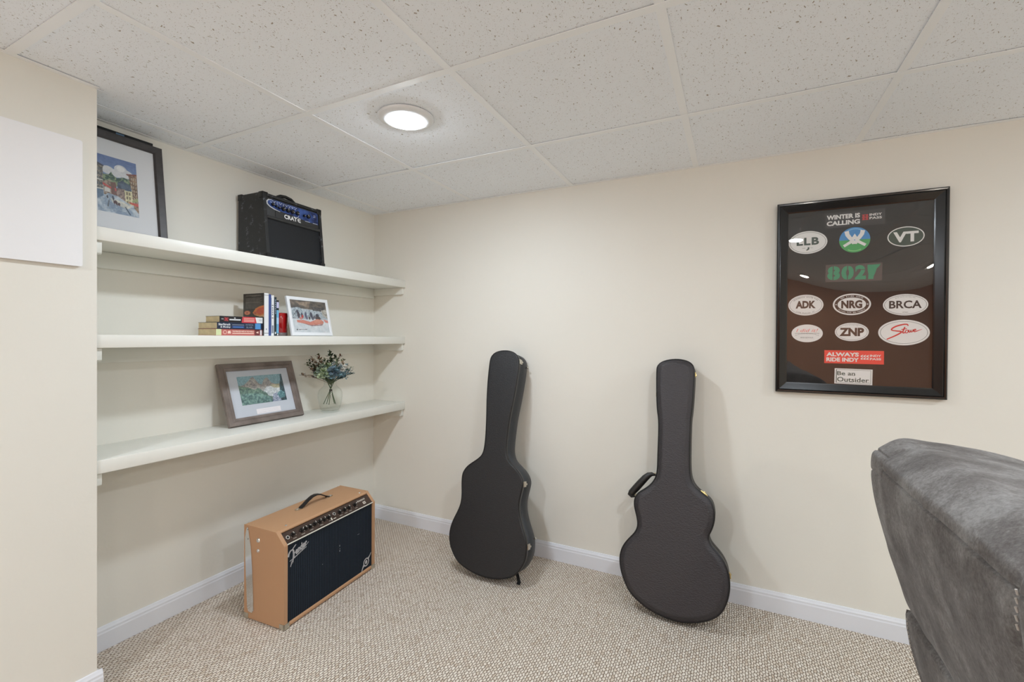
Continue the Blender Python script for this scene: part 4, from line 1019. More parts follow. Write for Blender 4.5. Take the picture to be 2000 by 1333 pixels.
# --- street painting on the top shelf with a black frame behind it
def street_img():
    W_, H = 120, 190
    im = canvas(W_, H, (92, 116, 168)); nz = noise(W_, H, 8, 31); n2 = noise(W_, H, 26, 32, 2)
    yy = np.linspace(0, 1, H)[:, None, None]; im += yy*np.array((80, 80, 50))
    def reg(pts, c1, c2, f):
        m_ = pin(W_, H, pts); t = np.clip((f-0.38)/0.24, 0, 1)[..., None]; im[m_] = (np.array(c1)*(1-t)+np.array(c2)*t)[m_]
    for cx, cy, rx, ry in ((.28, .25, .16, .07), (.60, .20, .16, .09), (.70, .25, .20, .08), (.45, .28, .2, .07), (.85, .27, .14, .05)): E_(im, cx, cy, rx, ry, (212, 214, 218))
    E_(im, .60, .18, .1, .05, (236, 236, 236))
    reg([(.12, .34), (.30, .33), (.36, .27), (.42, .33), (.5, .36), (.65, .32), (.8, .33), (.84, .50), (.12, .52)], (52, 84, 74), (128, 146, 110), n2)
    reg([(0, .16), (.18, .20), (.17, .24), (.15, .56), (.14, .76), (0, .80)], (98, 92, 84), (150, 144, 132), n2)
    P(im, [(0, .14), (.20, .19), (.18, .215), (0, .19)], (62, 66, 82))
    for r in range(6):
        for c in range(3): P(im, [(.02+c*.045, .24+r*.085), (.05+c*.045, .245+r*.085), (.05+c*.045, .295+r*.085), (.02+c*.045, .29+r*.085)], (76, 86, 96))
    P(im, [(0, .44), (.16, .45), (.16, .465), (0, .46)], (206, 206, 198)); P(im, [(0, .60), (.16, .60), (.16, .62), (0, .62)], (200, 200, 192)); P(im, [(0, .62), (.15, .62), (.15, .76), (0, .80)], (92, 116, 142))
    reg([(.16, .46), (.34, .42), (.34, .70), (.16, .70)], (116, 96, 84), (166, 150, 132), n2)
    P(im, [(.15, .49), (.24, .52), (.36, .55), (.36, .58), (.15, .53)], (196, 72, 72)); P(im, [(.18, .56), (.32, .58), (.32, .64), (.18, .64)], (208, 206, 202)); P(im, [(.34, .46), (.46, .44), (.48, .70), (.34, .70)], (110, 76, 70))
    P(im, [(.42, .55), (.52, .53), (.52, .59), (.43, .60)], (200, 92, 92))
    reg([(.50, .44), (.62, .38), (.82, .44), (.84, .54), (.50, .54)], (46, 62, 84), (80, 98, 118), nz)
    reg([(.46, .54), (.68, .53), (.70, .80), (.48, .74)], (112, 96, 92), (158, 136, 126), n2)
    reg([(.66, .55), (.86, .54), (.88, .80), (.68, .80)], (190, 182, 138), (226, 220, 178), nz)
    for cx in (.70, .77): 
        for cy in (.57, .65, .73): P(im, [(cx, cy), (cx+.04, cy), (cx+.04, cy+.05), (cx, cy+.05)], (120, 110, 88))
    P(im, [(.72, .24), (1, .20), (1, .235), (.76, .265)], (124, 68, 58))
    reg([(.78, .26), (1, .23), (1, .93), (.88, .86), (.86, .60)], (96, 70, 56), (150, 118, 92), n2)
    for r in range(7):
        for c in range(3): P(im, [(.84+c*.055, .29+r*.07), (.865+c*.055, .285+r*.07), (.865+c*.055, .33+r*.07), (.84+c*.055, .335+r*.07)], (176, 164, 140))
    P(im, [(.84, .70), (1, .64), (1, .70), (.86, .74)], (150, 160, 110)); P(im, [(.74, .74), (1, .74), (1, .80), (.82, .78)], (196, 74, 66))
    reg([(0, .80), (.16, .72), (.26, .66), (.48, .68), (.64, .74), (.86, .82), (1, .93), (1, 1), (0, 1)], (128, 148, 172), (190, 202, 212), nz)
    reg([(.30, .74), (.62, .77), (.84, .82), (.70, .88), (.36, .82)], (190, 192, 184), (222, 220, 206), nz)
    for k in range(5): P(im, [(.22, .86+k*.025), (.70, .89+k*.025), (.70, .895+k*.025), (.22, .866+k*.025)], (84, 110, 142))
    P(im, [(.64, .85), (.68, .85), (.80, .98), (.76, .98)], (50, 72, 92)); P(im, [(.26, .78), (.29, .78), (.26, .90), (.22, .90)], (90, 100, 110))
    for cx, cy in ((.37, .72), (.38, .745), (.24, .73)): E_(im, cx, cy, .02, .03, (52, 56, 70))
    for cx, cy in ((.40, .80), (.43, .79), (.45, .81), (.51, .82)): E_(im, cx, cy, .028, .028, (70, 44, 48))
    for cx in (.39, .43, .47, .52): P(im, [(cx, .82), (cx+.012, .82), (cx+.012, .86), (cx, .86)], (84, 60, 60))
    return im+(n2[..., None]-0.5)*26
dkw = mat('charcoal_wood_frame', (62, 58, 58), 0.45, var=0.25, vscale=40, bump=0.3, bscale=120)
pr2 = [(0, -0.014), (0, 0.002), (0.1, 0.004), (0.85, 0.002), (1, -0.002), (1, -0.014)]
frame_leaning('street_painting', 'charcoal framed painting of an old town street leaning at the left of the top shelf', 'framed painting',
              (0.092, -1.540, 1.5525), 0.0, math.radians(7.0), 0.284, 0.398, 0.029, dkw, pr2,
              mat('white_mat_board', (214, 216, 220), 0.8), street_img(), (0.068, 0.092, 0.126, 0.214), 'street_print')
def back_frame():
    th = math.radians(4.5); n = Vector((math.cos(th), 0, math.sin(th))); a = Vector((0, 1, 0)); b = n.cross(a)
    root = thing('black_picture_frame', 'taller plain black frame standing behind the street painting on the top shelf', 'picture frame', M=basis((0.0475, -1.545, 1.5515), a, b, n))
    bm2 = mat('flat_black_frame', (16, 16, 18), 0.3)
    moulding(root, 0.272, 0.418, 0.040, 0, bm2, [(0, -0.012), (0, 0.0), (0.9, 0.0), (1, -0.003), (1, -0.012)])
    MB().box(0.03, 0.242, 0.03, 0.388, -0.011, -0.007, mat('dark_insert', (30, 34, 44), 0.3)).build('backing_card', root)
    MB().box(0.150, 0.176, 0.398, 0.414, 0.0001, 0.0008, mat('pale_blue_reflection', (90, 120, 150), 0.6)).build('reflection_patch', root)  # pale blue reflection painted on the frame as a thin patch
back_frame()

# ------------------------------------------------------------------ books
def book(name_label, M, L_, Wd, t, cover, pages=M_paper, decor=None, grp=None):
    """local: x along the spine (length), y from spine inward, z thickness; spine at y=0 facing -y"""
    root = thing('book', name_label, 'book', M=M, group=grp)
    c = MB(); ct = 0.0011
    c.box(0, L_, 0, Wd, 0, ct, cover); c.box(0, L_, 0, Wd, t-ct, t, cover); c.box(0, L_, -0.0004, 0.0016, 0, t, cover)
    cv = c.build('cover', root)
    MB().box(0.0012, L_-0.0012, 0.0014, Wd-0.0015, ct*0.9, t-ct*0.9, pages).build('pages', root)
    if decor: decor(root, cv, L_, Wd, t)
    return root
navy = mat('book_navy', (26, 40, 66), 0.4); black = mat('book_black', (24, 25, 30), 0.4); salmon = mat('book_salmon', (184, 98, 92), 0.45); red = mat('book_red', (196, 62, 72), 0.45)
white = mat('book_white', (222, 224, 226), 0.5); cyan = mat('book_sky', (104, 170, 206), 0.45); blue2 = mat('book_blue', (52, 72, 132), 0.45); dgreen = mat('book_dark_teal', (26, 42, 50), 0.45)
grn = mat('book_palegreen', (205, 215, 165), 0.6); dbrown = mat('book_dark_brown', (48, 42, 36), 0.4); sky = mat('book_band_blue', (76, 140, 200), 0.45); gold = mat('book_cream_ink', (236, 206, 190), 0.5); gyk = mat('book_grey_ink', (120, 132, 150), 0.5); mar = mat('book_maroon', (110, 50, 52), 0.45)
MY = 1.1930
def spineT(t): # decoration plane on the spine: X along length, Y thickness, Z out of the spine
    return basis((0, -0.0004, 0), (1, 0, 0), (0, 0, 1), (0, -1, 0))
def lying(o, rot): # spine faces the room (+x); length along +y
    return TR(*o) @ RZ(PI/2+rot)
def d_top(root, cv, L_, Wd, t):
    T = spineT(t); b = MB()
    b.poly([(0.092, 0), (0.160, 0), (0.166, t*0.5), (0.156, t), (0.096, t)][:5], 0.0002, red, T); b.poly([(0.160, 0.0005), (0.188, 0.0005), (0.188, t-0.001), (0.154, t-0.001)], 0.0003, white, T)
    b.poly([(0.016, 0.006), (0.036, 0.004), (0.038, t-0.006), (0.018, t-0.004)], 0.0002, mar, T); b.text('X', 0.027, t/2, 0.014, 0.013, 0.0004, red, T, 0.04)
    b.text('AA', 0.011, t/2+0.001, 0.009, 0.006, 0.0003, white, T); b.box(0.040, 0.088, t*0.36, t*0.56, 0, 0.0003, white, T); b.box(0.060, 0.066, t*0.66, t*0.80, 0, 0.0003, white, T)
    for k in range(3): b.box(0.102, 0.150, t*(0.22+0.24*k), t*(0.30+0.24*k), 0, 0.0004, gold, T)
    for k in range(2): b.box(0.170, 0.184, t*(0.40+0.18*k), t*(0.45+0.18*k), 0, 0.0005, gyk, T)
    b.build('spine_print', cv)
def d_mid(root, cv, L_, Wd, t):
    T = spineT(t); b = MB()
    b.text('StarStruck', 0.030, t*0.70, 0.050, t*0.34, 0.0003, white, T, 0.03); b.text('& Mutiny', 0.034, t*0.27, 0.042, t*0.34, 0.0003, white, T, 0.03)
    b.box(0.062, 0.114, t*0.60, t*0.72, 0, 0.0003, gyk, T); b.poly([(0.062, t*0.18), (0.114, t*0.18), (0.114, t*0.48), (0.062, t*0.48)], 0.0002, blue2, T); b.box(0.066, 0.110, t*0.27, t*0.36, 0, 0.0003, sky, T)
    b.text('PATRICIA', 0.138, t*0.70, 0.034, t*0.26, 0.0003, gyk, T, 0.02); b.text('BLAIR', 0.138, t*0.30, 0.028, t*0.26, 0.0003, gyk, T, 0.02)
    b.poly([(0.164, 0.001), (0.190, 0.001), (0.190, t-0.001), (0.164, t-0.001)], 0.0002, sky, T)
    b.build('spine_print', cv)
def d_low(root, cv, L_, Wd, t):
    T = spineT(t); b = MB()
    b.poly([(0.0, 0.001), (0.022, 0.001), (0.022, t-0.001), (0.0, t-0.001)], 0.0002, grn, T)
    b.ring(0.037, t/2, 0.008, 0.008, 0.002, 0.0003, gold, T, 20); b.poly([(0.048, t*0.3), (0.062, t*0.3), (0.060, t*0.75), (0.050, t*0.7)], 0.0003, gold, T)
    b.text('THE PRINCESS WIFE IN THE WORLD', 0.116, t*0.64, 0.096, t*0.26, 0.0003, gold, T, 0.03); b.box(0.068, 0.164, t*0.26, t*0.38, 0, 0.0003, gold, T)
    b.poly([(0.168, 0), (0.192, 0), (0.192, t), (0.168, t)], 0.0002, mar, T); b.poly([(0.174, t*0.5), (0.186, t*0.35), (0.186, t*0.70)], 0.0003, gold, T)
    b.poly([(0.194, 0.002), (0.202, 0.002), (0.202, t-0.002), (0.194, t-0.002)], 0.0003, white, T)
    b.build('spine_print', cv)
GB = 'paperbacks lying in a stack on the middle shelf'
book('salmon paperback at the bottom of the lying stack on the middle shelf', lying((0.212, -1.140, MY), 0.0), 0.204, 0.126, 0.0275, salmon, decor=d_low, grp=GB)
book('navy blue paperback in the middle of the lying stack', lying((0.214, -1.136, MY+0.0277), -0.012), 0.199, 0.136, 0.0275, navy, decor=d_mid, grp=GB)
book('black and red paperback on top of the lying stack', lying((0.214, -1.126, MY+0.0554), -0.02), 0.190, 0.102, 0.0265, black, decor=d_top, grp=GB)
def standing(o, rot=0.0, tip=0.0): # spine faces +x, length up; y position of the near cover
    # local x -> up, local y -> -x (into the shelf), local z -> +y
    return TR(*o) @ RZ(rot) @ RX(-tip) @ basis((0, 0, 0), (0, 0, 1), (-1, 0, 0), (0, -1, 0)) 
def fungi_img():
    W_, H = 120, 150
    im = canvas(W_, H, (46, 42, 38)); n2 = noise(W_, H, 20, 51, 2)
    def P(im, pts, c): globals()['P'](im, [(x, y*0.60) for x, y in pts], c)
    def E_(im, cx, cy, rx, ry, c): globals()['E_'](im, cx, cy*0.60, rx, ry*0.7, c)
    P(im, [(.12, .075), (.86, .075), (.86, .10), (.12, .10)], (120, 112, 104)); P(im, [(.40, .11), (.64, .11), (.64, .125), (.40, .125)], (120, 112, 104))
    for i in range(13):
        y = .19+i*.032; P(im, [(.12, y), (.90-(0.05*(i % 3)), y), (.90-(0.05*(i % 3)), y+.012), (.12, y+.012)], (112, 106, 100))
    E_(im, .20, .76, .15, .075, (206, 110, 70)); E_(im, .20, .76, .11, .05, (226, 140, 104)); E_(im, .19, .76, .05, .025, (180, 74, 54))
    P(im, [(.46, .76), (.60, .60), (.78, .52), (1, .48), (1, .93), (.80, .92), (.56, .86)], (224, 122, 52)); P(im, [(.60, .74), (.72, .60), (1, .54), (1, .78), (.78, .84)], (214, 84, 48)); P(im, [(.50, .82), (.8, .88), (1, .84), (1, .93), (.78, .92)], (226, 172, 120))
    E_(im, .58, .78, .06, .05, (196, 92, 56))
    return im+(n2[..., None]-0.5)*26
def d_stand(k):
    def f(root, cv, L_, Wd, t):
        T = spineT(t); b = MB()
        if k == 0:
            b.box(L_-0.010, L_-0.0085, 0, t, 0, 0.0003, black, T); b.box(0.0105, 0.0125, 0, t, 0, 0.0003, black, T); b.box(0.026, 0.033, t*0.40, t*0.60, 0, 0.0003, gyk, T)
            b.build('spine_print', cv)
            # printed back cover, seen from the left: lies on local z = t side
            Tm = basis((0, Wd, t+0.0002), (0, -1, 0), (1, 0, 0), (0, 0, 1))
            em = bpy.data.objects.new('cover_print', None)
            o = picture('cover_print', fungi_img(), 0, 0, Wd-0.001, L_, 0, cv, picture_mat('print_cover', 0.35)); o.matrix_local = Tm
            bpy.data.objects.remove(em)
            return
        if k == 2:
            b.box(0.01, L_-0.012, t*0.86, t, 0, 0.0003, gyk, T); b.box(L_-0.048, L_-0.045, t*0.2, t*0.75, 0, 0.0003, black, T); b.box(L_-0.106, L_-0.103, t*0.2, t*0.75, 0, 0.0003, black, T)
            b.box(0.012, 0.048, t*0.15, t*0.7, 0, 0.0003, gyk, T)
            for i in range(4): b.box(L_-0.062-i*0.010, L_-0.055-i*0.010, t*0.3, t*0.65, 0, 0.0003, gyk, T)
        if k == 3:
            for i in range(7): b.box(L_-0.018-i*0.010, L_-0.011-i*0.010, t*0.2, t*0.6, 0, 0.0003, gyk, T)
            b.box(0.008, 0.018, t*0.2, t*0.6, 0, 0.0003, white, T)
        if k == 4:
            b.box(L_-0.040, L_-0.008, t*0.1, t*0.9, 0, 0.0003, mat('book_lilac', (190, 186, 215), 0.5), T); b.box(L_-0.008, L_, 0, t, 0, 0.0004, black, T); b.box(L_-0.046, L_-0.036, 0, t, 0, 0.0004, dgreen, T)
            b.box(0.055, 0.085, 0, t, 0, 0.0002, mat('book_ice', (160, 200, 232), 0.5), T); b.box(0.0, 0.012, 0, t, 0, 0.0003, black, T); b.box(0.002, 0.010, t*0.25, t*0.7, 0, 0.0004, white, T)
        b.build('spine_print', cv)
    return f
XS = 0.2255
ys = -0.9355
GS = 'books standing upright on the middle shelf'
for k, (lab, t, L_, Wd, cov) in enumerate((
    ('thick standing book with white spine and an orange shell on its dark cover', 0.0215, 0.194, 0.148, white),
    ('standing book with a plain blue spine, second from the stack', 0.0135, 0.190, 0.130, blue2),
    ('standing book with a white lettered spine between the blue and dark ones', 0.0150, 0.187, 0.130, white),
    ('thin dark teal standing book beside the sky blue one', 0.0135, 0.180, 0.128, dgreen),
    ('short sky blue standing book next to the red glass', 0.0125, 0.166, 0.125, cyan))):
    book(lab, standing((XS-0.0015*k, ys+t, MY), rot=0.0, tip=0.0), L_, Wd, t, cov, decor=d_stand(k), grp=GS)
    if k == 0: pass
    ys += t+0.0004
# red glass candle holder
rg = MB()
rt = thing('red_glass_candle', 'red glass candle jar with a thick clear base beside the books', 'candle', (0.150, -0.800, MY))
redg, nt, b, N, L = new_mat('red_glass'); b.inputs['Base Color'].default_value = (*lin((176, 26, 28)), 1); b.inputs['Roughness'].default_value = 0.08; b.inputs['Coat Weight'].default_value = 0.6; b.inputs['Transmission Weight'].default_value = 0.15
clr = glass_mat('jar_base_glass', 1.5, (0.93, 0.9, 0.9))
j = MB(); j.lathe([(0.0001, 0.012), (0.030, 0.012), (0.033, 0.016), (0.0355, 0.109), (0.0345, 0.111), (0.0325, 0.109), (0.030, 0.090), (0.0001, 0.090)], redg, None, 40); j.build('jar', rt)
j = MB(); j.lathe([(0.0001, 0.0), (0.032, 0.0), (0.0345, 0.003), (0.034, 0.016), (0.0001, 0.0119)], mat('jar_base', (120, 106, 104), 0.1, spec=0.8), None, 40); j.build('base', rt)
MB().tube([(0, 0, 0.088), (0.001, 0.001, 0.097)], 0.001, M_blk, None, 6).build('wick', rt)

# ------------------------------------------------------------------ vase and bouquet on the lowest shelf
VX, VY, VZ = 0.147, -0.490, 0.7775
vt = thing('glass_vase', 'clear glass vase holding the blue and green bouquet on the lowest shelf', 'vase', (VX, VY, VZ))
vg = glass_mat('vase_glass', 1.55, (0.975, 0.985, 0.98))
pro = [(0.0001, 0.0), (0.040, 0.0), (0.046, 0.004), (0.052, 0.020), (0.060, 0.050), (0.0645, 0.085), (0.0640, 0.105), (0.058, 0.122), (0.046, 0.134), (0.036, 0.142), (0.032, 0.152), (0.034, 0.166), (0.038, 0.178), (0.0365, 0.1785), (0.0325, 0.167), (0.0300, 0.152), (0.034, 0.140), (0.044, 0.1315), (0.0555, 0.120), (0.0615, 0.104), (0.062, 0.085), (0.0575, 0.051), (0.0495, 0.022), (0.043, 0.010), (0.0001, 0.008)]
MB().lathe(pro, vg, None, 56).build('vase_body', vt)
def bouquet():
    root = thing('flower_bouquet', 'artificial bouquet of blue, green and white blooms with eucalyptus in the vase', 'bouquet', (VX, VY, VZ))
    stem = mat('stem_green', (70, 88, 56), 0.6); r = random.Random(11)
    tie = Vector((0.004, 0.0, 0.118))
    view = (CAM-Vector((VX, VY, VZ))); view.z = 0; view.normalize(); side = Vector((-view.y, view.x, 0))   # right-hand side as seen from the room
    def pos(s, d, z): return side*s+view*d+Vector((0, 0, z))
    for s, d in ((-0.034, 0.0), (-0.006, 0.012), (0.022, -0.008), (0.028, 0.012), (-0.018, -0.014)):
        MB().tube([pos(s, d, 0.040+abs(s)*0.1), tie+side*s*0.12, pos(-s*0.7, -d*0.5, 0.175)], 0.0020, stem, None, 7).build('stem', root)
    MB().tube([tie+Vector((0, 0, -0.006)), tie+Vector((0, 0, 0.006))], 0.008, mat('twine', (54, 48, 36), 0.9), None, 10).build('tie', root)
    def leaf(mb, p, d, l, w_, m, up=Vector((0, 0, 1))):
        d = d.normalized(); s_ = d.cross(up)
        if s_.length < .1: s_ = d.cross(Vector((1, 0, 0)))
        s_.normalize(); n = s_.cross(d)
        A = [p, p+d*l*0.3+s_*w_*0.45+n*l*0.05, p+d*l*0.7+s_*w_*0.42+n*l*0.06, p+d*l, p+d*l*0.7-s_*w_*0.42+n*l*0.06, p+d*l*0.3-s_*w_*0.45+n*l*0.05, p+d*l*0.5-n*l*0.04]
        mb.add(A, [(0, 1, 6), (1, 2, 6), (2, 3, 6), (3, 4, 6), (4, 5, 6), (5, 0, 6)], m, None, True)
    gs = {'sage': (142, 158, 134), 'dark': (58, 76, 54), 'brown': (112, 78, 60), 'tan': (168, 142, 118), 'teal': (84, 118, 126), 'grey': (112, 108, 112), 'olive': (96, 108, 74)}
    ms = {k: mat('leaf_'+k, v, 0.6, var=0.25, vscale=60) for k, v in gs.items()}
    sprays = [(-0.138, 0.02, 0.205, 'tan', 'grey', 9, .015), (-0.118, -0.01, 0.262, 'olive', 'dark', 10, .014), (-0.092, 0.01, 0.292, 'brown', 'tan', 11, .013), (-0.066, -0.02, 0.305, 'brown', 'olive', 11, .012), (-0.076, 0.03, 0.250, 'brown', 'dark', 9, .014),
              (0.002, 0.0, 0.322, 'dark', 'dark', 9, .018), (0.020, -0.03, 0.296, 'dark', 'olive', 8, .016), (0.046, 0.0, 0.304, 'brown', 'tan', 9, .012), (0.070, -0.01, 0.280, 'tan', 'olive', 9, .011), (0.118, 0.01, 0.208, 'teal', 'teal', 11, .013), (0.100, 0.03, 0.226, 'teal', 'grey', 9, .013),
              (-0.026, 0.03, 0.286, 'olive', 'dark', 9, .014), (-0.074, 0.03, 0.196, 'grey', 'grey', 9, .013), (0.078, 0.03, 0.190, 'teal', 'teal', 9, .013), (0.030, 0.05, 0.262, 'sage', 'olive', 9, .016), (-0.040, -0.06, 0.250, 'olive', 'dark', 9, .016), (0.045, -0.065, 0.245, 'dark', 'olive', 9, .016), (0.0, -0.05, 0.280, 'olive', 'sage', 9, .016),
              (-0.100, 0.0, 0.236, 'brown', 'tan', 10, .013), (-0.052, 0.015, 0.286, 'tan', 'olive', 10, .014), (0.060, 0.01, 0.262, 'sage', 'tan', 10, .014), (0.088, 0.0, 0.250, 'tan', 'teal', 10, .013), (-0.086, 0.02, 0.222, 'olive', 'grey', 10, .015), (0.034, 0.03, 0.284, 'olive', 'sage', 9, .015), (0.104, -0.01, 0.236, 'sage', 'teal', 10, .012), (-0.110, 0.0, 0.278, 'dark', 'brown', 9, .012)]
    for s, d, z, c1, c2, n, sz in sprays:
        mb = MB(); a = Vector((0.003, 0, 0.150)); e = pos(s, d, z); mid = a*0.45+e*0.55+Vector((0, 0, 0.018)); pts = []
        for i in range(n+1):
            t = i/n; pts.append(a*(1-t)**2+mid*2*t*(1-t)+e*t*t)
        mb.tube(pts, [0.0014]*len(pts), stem if c1 != 'tan' else ms['tan'], None, 5)
        for i in range(int(n*0.45), n+1):
            p = pts[i]; dr = (pts[i]-pts[i-1]).normalized()
            for q in (-1, 1, 0, 0.5):
                ax = Vector((r.uniform(-1, 1), r.uniform(-1, 1), r.uniform(-.4, .9)))
                dd = (dr*0.5+side*q*0.8+ax*0.7); off = Vector((r.uniform(-.006, .006), r.uniform(-.006, .006), r.uniform(-.005, .006)))
                leaf(mb, p+off, dd, sz*r.uniform(0.95, 1.45), sz*0.95, ms[c1] if r.random() < 0.6 else ms[c2])
        mb.build('leaf_spray', root)
    fl = {'pale': (188, 202, 168), 'sage2': (164, 182, 166), 'blue': (126, 148, 162), 'teal2': (120, 152, 160), 'white': (226, 224, 216), 'green': (110, 132, 86)}
    fmt = {k: mat('petal_'+k, v, 0.6, var=0.18, vscale=80) for k, v in fl.items()}
    blooms = [(-0.032, 0.045, 0.222, .028, 'pale', 'green'), (-0.046, 0.050, 0.200, .022, 'pale', 'pale'), (-0.054, 0.030, 0.232, .022, 'sage2', 'sage2'), (-0.006, 0.03, 0.252, .022, 'pale', 'green'),
              (0.012, 0.055, 0.228, .030, 'blue', 'teal2'), (0.038, 0.050, 0.212, .026, 'blue', 'teal2'), (0.008, 0.055, 0.200, .022, 'teal2', 'blue'), (0.022, 0.035, 0.260, .020, 'white', 'teal2'),
              (0.062, 0.040, 0.232, .016, 'white', 'white'), (0.074, 0.030, 0.246, .016, 'white', 'white'), (-0.064, 0.01, 0.262, .014, 'white', 'sage2'), (0.052, 0.02, 0.256, .013, 'white', 'white'), (-0.01, -0.045, 0.225, .030, 'sage2', 'green'), (0.04, -0.04, 0.220, .026, 'teal2', 'blue'),
              (-0.020, 0.050, 0.206, .024, 'sage2', 'pale'), (-0.040, 0.035, 0.250, .022, 'sage2', 'green'), (0.060, 0.040, 0.206, .020, 'teal2', 'sage2'), (0.084, 0.030, 0.214, .016, 'teal2', 'white'), (0.046, 0.035, 0.248, .018, 'teal2', 'white'), (-0.070, 0.025, 0.212, .017, 'sage2', 'green')]
    for s, d, z, R, c1, c2 in blooms:
        mb = MB(); c = pos(s, d, z); n = int(26+R*900)
        for i in range(n):
            g = PI*(3-5**.5)*i; zz = 1-1.7*(i+.5)/n; rr = math.sqrt(max(0, 1-zz*zz)); dv = Vector((rr*math.cos(g), rr*math.sin(g), zz))
            leaf(mb, c+dv*R*0.35, dv+Vector((r.uniform(-.5, .5), r.uniform(-.5, .5), r.uniform(-.3, .3))), R*0.72, R*0.55, fmt[c1] if r.random() < 0.7 else fmt[c2], Vector((r.uniform(-1, 1), r.uniform(-1, 1), 1)))
        mb.tube([Vector((0.003, 0, 0.150)), c*0.5+Vector((0, 0, 0.09)), c], 0.0014, stem, None, 5)
        mb.build('blossom', root)
bouquet()

# ------------------------------------------------------------------ grey reclining sofa at the right, seen from behind
def suede():
    m, nt, b, N, L = new_mat('grey_suede')
    b.inputs['Roughness'].default_value = 0.8; b.inputs['Sheen Weight'].default_value = 0.12; b.inputs['Sheen Roughness'].default_value = 0.5; b.inputs['Specular IOR Level'].default_value = 0.25
    tc = N.new('ShaderNodeTexCoord')
    def nz(sc, det, r=0.6, dist=0.0):
        n = N.new('ShaderNodeTexNoise'); n.inputs['Scale'].default_value = sc; n.inputs['Detail'].default_value = det; n.inputs['Roughness'].default_value = r; n.inputs['Distortion'].default_value = dist
        L.new(tc.outputs['Object'], n.inputs['Vector']); return n.outputs['Fac']
    a = nz(10, 10, 0.72, 0.0); c = nz(210, 5, 0.75, 0.0)
    rp = N.new('ShaderNodeValToRGB'); e = rp.color_ramp.elements
    e[0].position = 0.36; e[0].color = (*lin((70, 64, 61)), 1); e[1].position = 0.66; e[1].color = (*lin((126, 123, 120)), 1); x = e.new(0.5); x.color = (*lin((94, 89, 86)), 1)
    ad = N.new('ShaderNodeMath'); ad.operation = 'MULTIPLY_ADD'; ad.inputs[1].default_value = 0.5
    L.new(c, ad.inputs[0]); sb = N.new('ShaderNodeMath'); sb.operation = 'SUBTRACT'; sb.inputs[1].default_value = 0.25; L.new(a, sb.inputs[0]); L.new(sb.outputs[0], ad.inputs[2])
    L.new(ad.outputs[0], rp.inputs[0]); L.new(rp.outputs[0], b.inputs['Base Color'])
    bp = N.new('ShaderNodeBump'); bp.inputs['Strength'].default_value = 0.4; bp.inputs['Distance'].default_value = 0.0009
    L.new(c, bp.inputs['Height']); bp2 = N.new('ShaderNodeBump'); bp2.inputs['Strength'].default_value = 0.35; bp2.inputs['Distance'].default_value = 0.012
    L.new(a, bp2.inputs['Height']); L.new(bp2.outputs['Normal'], bp.inputs['Normal']); L.new(bp.outputs['Normal'], b.inputs['Normal'])
    return m
